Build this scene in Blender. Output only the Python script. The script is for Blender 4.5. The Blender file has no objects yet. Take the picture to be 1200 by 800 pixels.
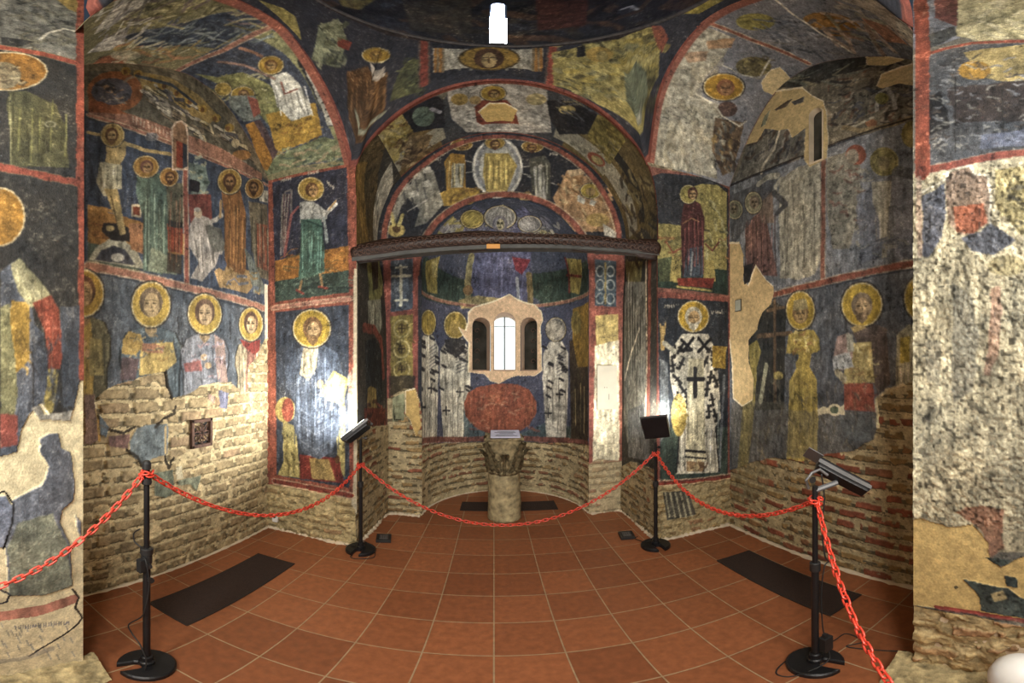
import bpy, bmesh, math, random
import numpy as np
from mathutils import Vector, Matrix
random.seed(7)
RNG = np.random.RandomState(11)
SC = bpy.context.scene
COL = SC.collection
PI = math.pi

# ------------------------------------------------------------------ camera, world, lights, exposure
FPX, CXP, HOR, YAW, EYE = 431.6, 600.0, 437.5, 0.049, 1.56
cam = bpy.data.cameras.new('camera')
cam.type = 'PANO'
cam.panorama_type = 'EQUIRECTANGULAR'
cam.longitude_min = -600 / FPX
cam.longitude_max = 600 / FPX
cam.latitude_max = HOR / FPX
cam.latitude_min = -(800 - HOR) / FPX
cam.clip_start = 0.02
cam_ob = bpy.data.objects.new('camera', cam)
COL.objects.link(cam_ob)
cam_ob.location = (0, 0, EYE)
cam_ob.rotation_euler = (PI / 2, 0, -YAW)
SC.camera = cam_ob

w = bpy.data.worlds.new('night_sky')
SC.world = w
w.use_nodes = True
w.node_tree.nodes['Background'].inputs[0].default_value = (.55, .72, 1, 1)
w.node_tree.nodes['Background'].inputs[1].default_value = 0.05
SC.view_settings.view_transform = 'Standard'
SC.view_settings.look = 'None'
SC.view_settings.gamma = 1
SC.view_settings.use_curve_mapping = False
SC.view_settings.exposure = 0.35
SC.cycles.max_bounces = 7
SC.cycles.diffuse_bounces = 5


def light(name, kind, loc, target, energy, color=(1, .93, .82), size=.1, spot=None, blend=.6):
    l = bpy.data.lights.new(name, kind)
    l.energy = energy
    l.color = color
    if kind == 'AREA':
        l.size = size
    else:
        l.shadow_soft_size = size
    if kind == 'SPOT':
        l.spot_size = spot
        l.spot_blend = blend
    o = bpy.data.objects.new(name, l)
    COL.objects.link(o)
    o.location = loc
    d = Vector(target) - Vector(loc)
    o.rotation_euler = d.to_track_quat('-Z', 'Y').to_euler()
    return o


WARM = (1, .90, .74)
NEUT = (1, .96, .88)
#LIGHTS
# floodlight heads on the stands, all but the near-left one
light('flood_light_left', 'SPOT', (-1.17, 2.70, 1.12), (-1.28, 2.9, 1.35), 16, NEUT, .07, 2.9, .5)
light('flood_light_left_up', 'SPOT', (-1.14, 2.62, 1.14), (-2.04, 2.25, 1.75), 85, NEUT, .08, 2.7, .8)
light('flood_light_right', 'SPOT', (1.30, 2.90, 1.17), (1.25, 3.7, 1.7), 26, NEUT, .08, 2.5, .7)
light('flood_light_right_up', 'SPOT', (1.40, 2.78, 1.17), (1.75, 2.9, 2.2), 14, NEUT, .08, 2.8, .8)
light('flood_light_near_right', 'SPOT', (1.27, .90, 1.20), (1.38, .50, 1.75), 10, NEUT, .06, 2.6, .8)
light('flood_light_near_left', 'SPOT', (-.95, -.25, 1.2), (-1.5, .6, .9), 14, NEUT, .08, 2.4, .8)  # lamp inferred out of frame
# unseen area lights added behind the visitor as general fill
light('nave_fill_left', 'AREA', (-.75, -1.0, 2.5), (.2, 2.6, 2.6), 50, NEUT, .5)
light('nave_fill_right', 'AREA', (.8, -1.0, 2.5), (-.2, 2.6, 2.6), 50, NEUT, .5)
light('nave_fill_high', 'AREA', (0, -.6, 3.2), (0, 1.9, .0), 30, NEUT, .5)
light('apse_spot', 'SPOT', (.25, 3.3, 2.50), (.1, 4.6, 1.4), 14, NEUT, .06, 2.4, .8)  # unseen spot behind the beam, aimed into the apse; no fixture built


# ------------------------------------------------------------------ pixel <-> direction helpers (authoring aids)
def proj(P):
    P = np.asarray(P, float)
    R = np.hypot(P[..., 0], P[..., 1])
    return CXP + FPX * (np.arctan2(P[..., 0], P[..., 1]) - YAW), HOR - FPX * np.arctan((P[..., 2] - EYE) / R)


# ------------------------------------------------------------------ noise
def _h(ix, iy, iz, s):
    n = (ix * 374761393 + iy * 668265263 + iz * 2147483647 + s * 974634777) & 0xffffffff
    n = ((n ^ (n >> 13)) * 1274126177) & 0xffffffff
    n = ((n ^ (n >> 16)) * 2246822519) & 0xffffffff
    return ((n ^ (n >> 15)) & 0xffffff) / float(0xffffff)


def vn(x, y, z, s=0):
    ix, iy, iz = np.floor(x).astype(np.int64), np.floor(y).astype(np.int64), np.floor(z).astype(np.int64)
    fx, fy, fz = x - ix, y - iy, z - iz
    fx, fy, fz = fx * fx * (3 - 2 * fx), fy * fy * (3 - 2 * fy), fz * fz * (3 - 2 * fz)
    r = 0
    for a in (0, 1):
        for b in (0, 1):
            for c in (0, 1):
                r = r + _h(ix + a, iy + b, iz + c, s) * (fx if a else 1 - fx) * (fy if b else 1 - fy) * (fz if c else 1 - fz)
    return r


def fbm(P, f, s=0, o=3):
    r, a, t = 0, 1.0, 0
    for k in range(o):
        r = r + a * vn(P[..., 0] * f, P[..., 1] * f, P[..., 2] * f, s + k * 17)
        t += a
        a *= .55
        f *= 2.03
    return r / t


def hexc(c):
    if isinstance(c, str):
        return np.array([int(c[i:i + 2], 16) / 255. for i in (0, 2, 4)])
    return np.asarray(c, float)


def lin(c):
    c = np.clip(c, 0, 1)
    return np.where(c <= .04045, c / 12.92, ((c + .055) / 1.055) ** 2.4)


# ------------------------------------------------------------------ painted wall surfaces
NAVY, RED, CREAM, GOLD = hexc('333a4a'), hexc('8a4833'), hexc('d8c69c'), hexc('c99a3e')
SKIN, BROWN, OCHRE, GREEN, WHITE = hexc('b98e5c'), hexc('5a3a28'), hexc('a8884a'), hexc('4a5a48'), hexc('cfc8b4')
BLACK, GREY, BLUE, WINE = hexc('1e1d20'), hexc('8d8b80'), hexc('4a5674'), hexc('6a2c28')


class Surf:
    """A wall, vault or dome surface: a regular (u, v) grid in metres with pigment and relief."""

    def __init__(s, name, f, u0, u1, v0, v1, res, inv=None, base=NAVY, flip=False, seed=0):
        s.name, s.f, s.flip, s.seed = name, f, flip, seed
        s.u0, s.u1, s.v0, s.v1 = u0, u1, v0, v1
        s.nu, s.nv = max(2, int((u1 - u0) / res) + 1), max(2, int((v1 - v0) / res) + 1)
        s.us, s.vs = np.linspace(u0, u1, s.nu), np.linspace(v0, v1, s.nv)
        s.U, s.V = np.meshgrid(s.us, s.vs, indexing='ij')
        s.P = f(s.U, s.V)
        e = 1e-3
        du, dv = f(s.U + e, s.V) - f(s.U - e, s.V), f(s.U, s.V + e) - f(s.U, s.V - e)
        N = np.cross(du, dv)
        s.N = N / (np.linalg.norm(N, axis=-1, keepdims=True) + 1e-12) * (-1 if flip else 1)
        s.C = np.ones(s.P.shape) * hexc(base)
        s.H = np.full(s.U.shape, .010)
        s.K = np.zeros(s.U.shape, np.int8)
        s.hole = np.zeros(s.U.shape, bool)
        s.w1 = fbm(s.P, 14, 3 + seed, 3) - .5
        s.w2 = fbm(s.P, 14, 43 + seed, 3) - .5
        s.fine = fbm(s.P, 55, 91 + seed, 2) - .5
        st = fbm(s.P * np.array([1., 1., .28]), 34, 131 + seed, 2) - .5
        s.F = [np.roll(st, (k * 37, k * 53), (0, 1)) * .9 + np.roll(s.w1, (k * 61, k * 29), (0, 1)) * .55 for k in range(4)]
        s.fk = 0
        s.inv = inv
        if inv is None:
            k1, k2 = max(1, s.nu // 70), max(1, s.nv // 70)
            s.cu, s.cv = s.U[::k1, ::k2].ravel(), s.V[::k1, ::k2].ravel()
            s.cx, s.cy = proj(s.P[::k1, ::k2].reshape(-1, 3))

    def at(s, x, y):
        if s.inv:
            az, el = (x - CXP) / FPX + YAW, (HOR - y) / FPX
            return s.inv(az, math.tan(el))
        k = int(np.argmin((s.cx - x) ** 2 + (s.cy - y) ** 2))
        u, v = float(s.cu[k]), float(s.cv[k])
        for it in range(4):
            e = 2e-3
            q = s.f(np.array([u, u + e, u]), np.array([v, v, v + e]))
            px, py = proj(q)
            a, b, c, d = (px[1] - px[0]) / e, (px[2] - px[0]) / e, (py[1] - py[0]) / e, (py[2] - py[0]) / e
            det = a * d - b * c
            if abs(det) < 1e3:
                break
            rx, ry = x - px[0], y - py[0]
            du, dv = (d * rx - b * ry) / det, (a * ry - c * rx) / det
            m = max(abs(du), abs(dv))
            if m > .15:
                du, dv = du * .15 / m, dv * .15 / m
            u, v = u + du, v + dv
        return min(max(u, s.u0 - .15), s.u1 + .15), min(max(v, s.v0 - .15), s.v1 + .15)

    def sl(s, q, pad):
        u = [p[0] for p in q]
        v = [p[1] for p in q]
        i0, i1 = np.searchsorted(s.us, [min(u) - pad, max(u) + pad])
        j0, j1 = np.searchsorted(s.vs, [min(v) - pad, max(v) + pad])
        return slice(i0, i1), slice(j0, j1)

    def _in(s, q, sl, rough):
        U, V = s.U[sl] + rough * s.w1[sl], s.V[sl] + rough * s.w2[sl]
        m = np.zeros(U.shape, bool)
        n = len(q)
        for i in range(n):
            (a, b), (c, d) = q[i], q[(i + 1) % n]
            if b == d:
                continue
            t = ((b > V) != (d > V)) & (U < (c - a) * (V - b) / (d - b) + a)
            m ^= t
        return m

    def put(s, sl, m, col, a=1., h=None, kind=None):
        c = s.C[sl]
        if isinstance(col, str) and col in ('brick', 'stone'):
            bc, bh = s.brick()
            src = bc[sl][m]
            s.H[sl][m] = bh[sl][m]
            s.K[sl][m] = 1
        else:
            src = hexc(col)
            if s.U[sl].size > 60 and kind != 2:
                s.fk = (s.fk + 1) % 4
                src = np.clip(src * (1 + .85 * s.F[s.fk][sl][m])[:, None], 0, 1)
        c[m] = c[m] * (1 - a) + src * a
        if h is not None:
            s.H[sl][m] = h
        if kind is not None:
            s.K[sl][m] = kind

    def fill(s, pts, col, a=1., rough=.012, h=None, kind=None, smooth=False, uv=False):
        if smooth:
            pts = cat(pts, 5, True)
        q = pts if uv else [s.at(*p) for p in pts]
        sl = s.sl(q, .02 + rough)
        if s.U[sl].size == 0:
            return
        s.put(sl, s._in(q, sl, rough), col, a, h, kind)

    def line(s, pts, w, col, a=1., rough=.006, smooth=False, uv=False, broken=0.):
        """w in picture pixels at the line's first point (or metres when uv)"""
        if smooth:
            pts = cat(pts, 5, False)
        q = pts if uv else [s.at(*p) for p in pts]
        if not uv:
            (x, y), p0 = pts[len(pts) // 2], q[len(pts) // 2]
            pa, pb = s.at(x + 2, y), s.at(x, y + 2)
            w = w * .25 * (math.hypot(pa[0] - p0[0], pa[1] - p0[1]) + math.hypot(pb[0] - p0[0], pb[1] - p0[1]))
        w = max(w, (s.us[1] - s.us[0]) * 1.0)
        sl = s.sl(q, w + .02)
        if s.U[sl].size == 0:
            return
        U, V = s.U[sl] + rough * s.w1[sl], s.V[sl] + rough * s.w2[sl]
        D = np.full(U.shape, 9.)
        for (a_, b_), (c, d) in zip(q[:-1], q[1:]):
            L = (c - a_) ** 2 + (d - b_) ** 2 + 1e-12
            t = np.clip(((U - a_) * (c - a_) + (V - b_) * (d - b_)) / L, 0, 1)
            D = np.minimum(D, np.hypot(U - a_ - t * (c - a_), V - b_ - t * (d - b_)))
        m = D < w / 2 * (1 + .5 * s.w1[sl])
        if broken:
            m &= (s.fine[sl] + .5) > broken
        s.put(sl, m, col, a)

    def disc(s, x, y, rx, ry, col, a=1., rough=.004, ang=0., **k):
        ca, sa = math.cos(ang), math.sin(ang)
        pts = []
        for i in range(18):
            t = 2 * PI * i / 18
            dx, dy = rx * math.cos(t), ry * math.sin(t)
            pts.append((x + dx * ca - dy * sa, y + dx * sa + dy * ca))
        s.fill(pts, col, a, rough, **k)

    def ring(s, x, y, rx, ry, w, col, a=1., **k):
        s.line([(x + rx * math.cos(2 * PI * i / 20), y + ry * math.sin(2 * PI * i / 20)) for i in range(21)], w, col, a, rough=.004, **k)

    _b = None
    bk = dict(ch=.088, bw=.27, red=.5, cream=.35)

    def brick(s):
        if s._b is not None:
            return s._b
        k = s.bk
        ch, bw = k['ch'], k['bw']
        V = s.P[..., 2] + .022 * (fbm(s.P, 2.2, 5) - .5) * 2 + .014 * s.w1
        row = np.floor(V / ch)
        fv = V / ch - row
        r1 = _h(row.astype(np.int64), row.astype(np.int64) * 0 + s.seed, row.astype(np.int64) * 0, 5)
        U = (s.V if s.name.startswith('wall_sanctuary') else s.U) + r1 * bw * 3 + .035 * s.w2 + .05 * (fbm(s.P, 3, 9) - .5)
        cell = np.floor(U / bw)
        fu = U / bw - cell
        r2 = _h(row.astype(np.int64), cell.astype(np.int64), row.astype(np.int64) * 0 + 3, s.seed)
        r3 = _h(row.astype(np.int64), cell.astype(np.int64), row.astype(np.int64) * 0 + 9, s.seed)
        bh = k.get('bhf', .40) + .18 * r3 + .30 * s.w2
        inb = (np.abs(fv - .5) < bh / 2 + .10 * s.fine) & (fu > .04 + .10 * r3 + .1 * s.fine) & (fu < .96 - .05 * r2)
        big = fbm(s.P, 3.1, 77 + s.seed) 
        smear = fbm(s.P, 9, 177 + s.seed)
        inb &= smear < (.62 + .12 * (r2 - .5) - k['cream'] * .22)
        mort = hexc('b9aa86')[None, None] * (.80 + .42 * (fbm(s.P, 20, 55) - .2)[..., None] + .25 * s.fine[..., None])
        mort = mort * (1 - .25 * (big[..., None] - .3)) 
        red, tan, dark = hexc('8a4a38'), hexc('94794f'), hexc('5d4433')
        t = np.clip((r2 - (1 - k['red'])) * 6, 0, 1)[..., None]
        bc = tan * (1 - t) + red * t
        bc = np.where((r3 > .8)[..., None], bc * .5 + dark * .5, bc) * (.82 + .5 * (s.w1[..., None]) + .22 * r3[..., None])
        tn = k.get('tint', .25)
        mort = mort * (1 + .22 * tn)
        bc = bc * (1 - tn) + hexc('b3a482') * tn * (.85 + .5 * s.w1[..., None] + .4 * s.fine[..., None])
        C = np.where(inb[..., None], bc, mort)
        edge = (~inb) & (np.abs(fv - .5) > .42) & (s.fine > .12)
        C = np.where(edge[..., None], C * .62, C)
        under_shade = (~inb) & (fv < .5) & (fv > .5 - bh / 2 - .10) & (smear < .6)  # shadow line under each raised brick, painted into the mortar colour
        C = np.where(under_shade[..., None], C * .58, C)
        H = np.where(inb, .005 + .006 * r2, -.006 + .006 * smear) + .004 * s.fine + .012 * s.w1
        s._b = (C, H)
        return s._b

    def age(s, amt=1., wear=.0, dark=.0, pits=.0):
        """mottle, fade, abrade and scratch the pigment"""
        P = s.P
        if amt > 0:
            # brush outlines and craquelure: thin wandering lines, denser in some patches
            pa = np.clip((fbm(P, 4, 611 + s.seed) - .42) * 5, 0, 1)
            q1 = vn(P[..., 0] * 24, P[..., 1] * 24, P[..., 2] * 9, 71 + s.seed)
            q2 = vn(P[..., 0] * 17 + 2 * s.w1, P[..., 1] * 17, P[..., 2] * 15 + 2 * s.w2, 72 + s.seed)
            q3 = vn(P[..., 0] * 30, P[..., 1] * 30, P[..., 2] * 10 + 2 * s.w1, 73 + s.seed)
            d = np.clip(1 - np.abs(q1 - .5) / .035, 0, 1) * pa + np.clip(1 - np.abs(q2 - .5) / .022, 0, 1) * (1 - pa) * .7
            lt = np.clip(1 - np.abs(q3 - .5) / .03, 0, 1) * (.3 + .7 * pa)
            fr = (s.K == 0)
            s.C = s.C * (1 - .42 * amt * d * fr)[..., None]
            s.C = s.C + (.16 * amt * lt * fr)[..., None] * (hexc('cfc4a4') - s.C) * 1.6
            Cb = s.C.copy()
            Cb[1:-1, 1:-1] = (s.C[1:-1, 1:-1] * 2 + s.C[:-2, 1:-1] + s.C[2:, 1:-1] + s.C[1:-1, :-2] + s.C[1:-1, 2:]) / 6
            s.C = np.where(fr[..., None], Cb, s.C)
        m1, m2 = fbm(P, 5, 200 + s.seed, 4) - .5, fbm(P, 38, 300 + s.seed, 2) - .5
        str_ = fbm(P * np.array([3., 3., .5]), 16, 350 + s.seed, 2) - .5
        hi = vn(P[..., 0] * 140, P[..., 1] * 140, P[..., 2] * 140, 8) - .5
        g = 1 + amt * (.45 * m1 + .42 * m2 + .22 * str_ + .50 * hi)
        f = s.K == 0
        lum = s.C.mean(-1, keepdims=True)
        D = s.C - lum
        D[..., 2] = np.where(D[..., 2] > 0, D[..., 2] * .62, D[..., 2])
        D[..., 0] = np.where(D[..., 0] > 0, D[..., 0] * .90, D[..., 0])
        s.C = np.where(f[..., None], (lum + .82 * D) * .98 + .018, s.C)
        rd = np.clip(D[..., 0] - .10, 0, .25) / .25
        s.C = np.where(f[..., None], s.C * (1 - .24 * rd)[..., None], s.C)
        add = np.clip(m2 * .9 + hi * .8 + m1 * .9 - .30 + wear, 0, 1)[..., None] * hexc('b8ab8c')
        C = s.C * np.clip(g, .3, 1.9)[..., None]
        C = C + (1.0 * amt) * add * (1 - lum)
        dk = np.clip(-(m2 * .7 + m1 * .8 + str_ * .5 + hi * .3) * 2.0 - .55 + dark, 0, .6)[..., None]
        C = C * (1 - dk * .8)
        C = C + .035 * m1[..., None] * np.array([1., .1, -1.])
        s.C = np.where(f[..., None], C, s.C * (1 + .28 * m2 + .2 * m1 + .2 * hi)[..., None])
        s.H = s.H + np.where(f, .0022 * m2 + .004 * m1 - (.012 * np.clip(m2 * 2 - .5 + wear, 0, 1)) * pits, .002 * m2)

    def build(s, parent=None, gain=1.0):
        s.P2 = s.P + s.N * s.H[..., None]
        nu, nv = s.nu, s.nv
        idx = np.arange(nu * nv).reshape(nu, nv)
        a, b, c, d = idx[:-1, :-1], idx[1:, :-1], idx[1:, 1:], idx[:-1, 1:]
        keep = ~(s.hole[:-1, :-1] | s.hole[1:, :-1] | s.hole[1:, 1:] | s.hole[:-1, 1:])
        q = np.stack([a, d, c, b] if s.flip else [a, b, c, d], -1)[keep].reshape(-1, 4)
        me = bpy.data.meshes.new(s.name)
        me.vertices.add(nu * nv)
        me.vertices.foreach_set('co', s.P2.reshape(-1).astype(np.float32))
        n = len(q)
        me.loops.add(n * 4)
        me.loops.foreach_set('vertex_index', q.reshape(-1).astype(np.int32))
        me.polygons.add(n)
        me.polygons.foreach_set('loop_start', (np.arange(n) * 4).astype(np.int32))
        me.polygons.foreach_set('loop_total', np.full(n, 4, np.int32))
        me.polygons.foreach_set('use_smooth', np.ones(n, bool))
        ca = me.color_attributes.new('pigment', 'FLOAT_COLOR', 'POINT')
        rgba = np.ones((nu * nv, 4), np.float32)
        rgba[:, :3] = lin(s.C.reshape(-1, 3)) * gain
        ca.data.foreach_set('color', rgba.ravel())
        me.update()
        me.materials.append(M['fresco'])
        o = bpy.data.objects.new(s.name, me)
        COL.objects.link(o)
        o['kind'] = 'structure'
        return o


def cat(pts, k, closed):
    """Catmull-Rom subdivision of a point list"""
    n = len(pts)
    out = []
    rng = range(n if closed else n - 1)
    for i in rng:
        g = (lambda j: pts[j % n]) if closed else (lambda j: pts[min(max(j, 0), n - 1)])
        p0, p1, p2, p3 = g(i - 1), g(i), g(i + 1), g(i + 2)
        for t in range(k):
            t = t / k
            out.append(tuple(.5 * (2 * p1[d] + (p2[d] - p0[d]) * t + (2 * p0[d] - 5 * p1[d] + 4 * p2[d] - p3[d]) * t * t + (3 * p1[d] - p0[d] - 3 * p2[d] + p3[d]) * t ** 3) for d in range(len(p1))))
    if not closed:
        out.append(tuple(pts[-1]))
    return out


def resample(pts, n=240, k=8):
    p = np.array(cat(pts, k, False))
    L = np.r_[0, np.cumsum(np.linalg.norm(np.diff(p, axis=0), axis=1))]
    t = np.linspace(0, L[-1], n)
    return np.stack([np.interp(t, L, p[:, d]) for d in range(p.shape[1])], 1), L[-1]


def plane_x(X0):
    def f(U, V):
        return np.stack([U * 0 + X0, U, V], -1)

    def inv(az, te):
        if abs(math.sin(az)) < .05 or X0 / math.sin(az) < 0:
            return 99., 1.
        R = X0 / math.sin(az)
        return R * math.cos(az), EYE + R * te
    return f, inv


def plane_y(Y0):
    def f(U, V):
        return np.stack([U, U * 0 + Y0, V], -1)

    def inv(az, te):
        R = Y0 / math.cos(az)
        return R * math.sin(az), EYE + R * te
    return f, inv


def loft(A, B, along):
    """surface between two resampled profiles; u = arc length along the profile, v = metres along"""
    (a, La), (b, Lb) = A, B
    n = len(a)

    def f(U, V):
        t = np.clip(U / La, -.05, 1.05) * (n - 1)
        i = np.clip(np.floor(t).astype(int), 0, n - 2)
        w = (t - i)[..., None]
        pa, pb = a[i] * (1 - w) + a[i + 1] * w, b[i] * (1 - w) + b[i + 1] * w
        v = (V / along)[..., None]
        return pa * (1 - v) + pb * v
    return f


# ------------------------------------------------------------------ materials
M = {}


def nmat(name, col=(.5, .5, .5), rough=.6, metal=0., bump=0., bscale=60, var=0., vscale=8, spec=.5, emit=None, estr=0.):
    m = bpy.data.materials.new(name)
    m.use_nodes = True
    nt = m.node_tree
    b = nt.nodes['Principled BSDF']
    b.inputs['Roughness'].default_value = rough
    b.inputs['Metallic'].default_value = metal
    b.inputs['Specular IOR Level'].default_value = spec
    tc = nt.nodes.new('ShaderNodeTexCoord')
    no = nt.nodes.new('ShaderNodeTexNoise')
    no.inputs['Scale'].default_value = vscale
    no.inputs['Detail'].default_value = 6
    nt.links.new(tc.outputs['Object'], no.inputs['Vector'])
    cr = nt.nodes.new('ShaderNodeValToRGB')
    c = np.array(col)
    cr.color_ramp.elements[0].position = .3
    cr.color_ramp.elements[1].position = .7
    cr.color_ramp.elements[0].color = (*(c * (1 - var)), 1)
    cr.color_ramp.elements[1].color = (*np.minimum(c * (1 + var), 1), 1)
    nt.links.new(no.outputs['Fac'], cr.inputs['Fac'])
    nt.links.new(cr.outputs['Color'], b.inputs['Base Color'])
    if bump:
        n2 = nt.nodes.new('ShaderNodeTexNoise')
        n2.inputs['Scale'].default_value = bscale
        n2.inputs['Detail'].default_value = 5
        nt.links.new(tc.outputs['Object'], n2.inputs['Vector'])
        bp = nt.nodes.new('ShaderNodeBump')
        bp.inputs['Strength'].default_value = bump
        bp.inputs['Distance'].default_value = .01
        nt.links.new(n2.outputs['Fac'], bp.inputs['Height'])
        nt.links.new(bp.outputs['Normal'], b.inputs['Normal'])
    if emit:
        b.inputs['Emission Color'].default_value = (*emit, 1)
        b.inputs['Emission Strength'].default_value = estr
    M[name] = m
    return m


def fresco_mat():
    m = nmat('fresco', (1, 1, 1), .78, bump=.35, bscale=160, spec=.25)
    nt = m.node_tree
    b = nt.nodes['Principled BSDF']
    at = nt.nodes.new('ShaderNodeAttribute')
    at.attribute_name = 'pigment'
    no = nt.nodes.new('ShaderNodeTexNoise')
    no.inputs['Scale'].default_value = 130
    no.inputs['Detail'].default_value = 4
    tc = nt.nodes.new('ShaderNodeTexCoord')
    nt.links.new(tc.outputs['Object'], no.inputs['Vector'])
    mp = nt.nodes.new('ShaderNodeMapRange')
    mp.inputs['From Min'].default_value = .3
    mp.inputs['From Max'].default_value = .7
    mp.inputs['To Min'].default_value = .84
    mp.inputs['To Max'].default_value = 1.16
    nt.links.new(no.outputs['Fac'], mp.inputs['Value'])
    mx = nt.nodes.new('ShaderNodeVectorMath')
    mx.operation = 'SCALE'
    nt.links.new(at.outputs['Color'], mx.inputs[0])
    nt.links.new(mp.outputs['Result'], mx.inputs['Scale'])
    nt.links.new(mx.outputs['Vector'], b.inputs['Base Color'])


fresco_mat()
nmat('plaster', (.62, .52, .38), .85, bump=.5, bscale=40, var=.15)
nmat('pink_plaster', (.66, .50, .38), .85, bump=.3, bscale=60, var=.10)
nmat('stone', (.36, .30, .17), .8, bump=1., bscale=38, var=.5, vscale=16)
nmat('stone_dark', (.22, .175, .095), .85, bump=1., bscale=45, var=.7, vscale=22)
nmat('plaster_pale', (.50, .47, .38), .6, bump=.2, var=.08)
nmat('black_metal', (.012, .012, .014), .42, metal=.3, bump=.1, bscale=90, var=.3)
nmat('black_plastic', (.015, .015, .016), .5, var=.2)
nmat('grey_metal', (.13, .13, .135), .45, metal=.4, var=.2)
nmat('lamp_glass', (.9, .9, .85), .2, emit=(1, .95, .85), estr=14)
nmat('chain_red', (.62, .055, .03), .34, var=.18, vscale=20, spec=.6)
nmat('cable_rubber', (.012, .012, .013), .6)
nmat('mat_brown', (.030, .014, .009), .95, bump=.8, bscale=300, var=.3, vscale=90)
nmat('mat_edge', (.02, .011, .008), .8, bump=.2)
nmat('wood_carved', (.022, .009, .006), .5, bump=.5, bscale=45, var=.5, vscale=30)
nmat('wood_relief', (.075, .04, .028), .6, bump=.3, bscale=45, var=.4, vscale=40)
nmat('wood_grey', (.065, .066, .064), .75, bump=.4, bscale=60, var=.3, vscale=10)
nmat('orange_tag', (.55, .25, .05), .6, var=.1)
nmat('white_sheet', (.55, .56, .72), .4, var=.05)
nmat('white_paint', (.75, .74, .72), .4, var=.03)
nmat('ink', (.03, .03, .03), .6)
nmat('rust_iron', (.10, .055, .04), .8, metal=.2, bump=.6, bscale=90, var=.5, vscale=25)
nmat('dark_void', (.01, .01, .01), .9)
nmat('daylight', (.8, .9, 1), .5, emit=(.78, .92, .90), estr=.58)
nmat('drum_daylight', (.8, .9, 1), .5, emit=(.45, .60, 1), estr=230)
nmat('dark_glass', (.035, .035, .03), .12, var=.5, vscale=5)
nmat('card_grey', (.36, .38, .32), .6, var=.1)
nmat('ring_paint', (.05, .045, .045), .7, var=.5, vscale=20)
nmat('stone_pale', (.55, .48, .36), .85, bump=.6, bscale=30, var=.25, vscale=12)
nmat('lamp_glass_soft', (.9, .9, .85), .2, emit=(1, .95, .85), estr=3)


def tile_mat():
    m = bpy.data.materials.new('terracotta_tiles')
    m.use_nodes = True
    nt = m.node_tree
    b = nt.nodes['Principled BSDF']
    tc = nt.nodes.new('ShaderNodeTexCoord')
    mp = nt.nodes.new('ShaderNodeMapping')
    mp.inputs['Location'].default_value = (-TX0, -TY0, 0)
    nt.links.new(tc.outputs['Object'], mp.inputs['Vector'])
    br = nt.nodes.new('ShaderNodeTexBrick')
    br.offset = 0
    br.squash = 1
    br.inputs['Scale'].default_value = 1
    br.inputs['Brick Width'].default_value = .32
    br.inputs['Row Height'].default_value = .32
    br.inputs['Mortar Size'].default_value = .0042
    br.inputs['Mortar Smooth'].default_value = .3
    br.inputs['Bias'].default_value = 0
    br.inputs['Color1'].default_value = (.205, .068, .027, 1)
    br.inputs['Color2'].default_value = (.30, .104, .042, 1)
    br.inputs['Mortar'].default_value = (.34, .24, .14, 1)
    nt.links.new(mp.outputs['Vector'], br.inputs['Vector'])
    no = nt.nodes.new('ShaderNodeTexNoise')
    no.inputs['Scale'].default_value = 24
    no.inputs['Detail'].default_value = 9
    nt.links.new(tc.outputs['Object'], no.inputs['Vector'])
    hs = nt.nodes.new('ShaderNodeHueSaturation')
    hs.inputs['Fac'].default_value = 1
    r = nt.nodes.new('ShaderNodeMapRange')
    r.inputs['From Min'].default_value = .3
    r.inputs['From Max'].default_value = .7
    r.inputs['To Min'].default_value = .82
    r.inputs['To Max'].default_value = 1.18
    nt.links.new(no.outputs['Fac'], r.inputs['Value'])
    nt.links.new(r.outputs['Result'], hs.inputs['Value'])
    nt.links.new(br.outputs['Color'], hs.inputs['Color'])
    nt.links.new(hs.outputs['Color'], b.inputs['Base Color'])
    r2 = nt.nodes.new('ShaderNodeMapRange')
    r2.inputs['To Min'].default_value = .38
    r2.inputs['To Max'].default_value = .62
    nt.links.new(no.outputs['Fac'], r2.inputs['Value'])
    nt.links.new(r2.outputs['Result'], b.inputs['Roughness'])
    b.inputs['Specular IOR Level'].default_value = .45
    bp = nt.nodes.new('ShaderNodeBump')
    bp.inputs['Strength'].default_value = .5
    bp.inputs['Distance'].default_value = .004
    iv = nt.nodes.new('ShaderNodeMath')
    iv.operation = 'MULTIPLY_ADD'
    iv.inputs[1].default_value = -1
    nt.links.new(br.outputs['Fac'], iv.inputs[0])
    nt.links.new(no.outputs['Fac'], iv.inputs[2])
    nt.links.new(iv.outputs['Value'], bp.inputs['Height'])
    nt.links.new(bp.outputs['Normal'], b.inputs['Normal'])
    M['tiles'] = m


TX0, TY0 = 0.0, 1.62 % .32
tile_mat()


# ------------------------------------------------------------------ mesh helpers
def obj(name, bm, mat, parent=None, smooth=False, kind=None):
    me = bpy.data.meshes.new(name)
    bmesh.ops.recalc_face_normals(bm, faces=bm.faces)
    bm.to_mesh(me)
    bm.free()
    if smooth:
        for p in me.polygons:
            p.use_smooth = True
    me.materials.append(M[mat])
    o = bpy.data.objects.new(name, me)
    COL.objects.link(o)
    if parent:
        o.parent = parent
    if kind:
        o['kind'] = kind
    return o


def tag(o, label, cat_, group=None):
    o['label'] = label
    o['category'] = cat_
    if group:
        o['group'] = group
    return o


def thing(name, label, cat_, loc=(0, 0, 0), rz=0, group=None):
    o = bpy.data.objects.new(name, None)
    o.empty_display_size = .1
    COL.objects.link(o)
    o.location = loc
    o.rotation_euler = (0, 0, rz)
    return tag(o, label, cat_, group)


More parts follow.
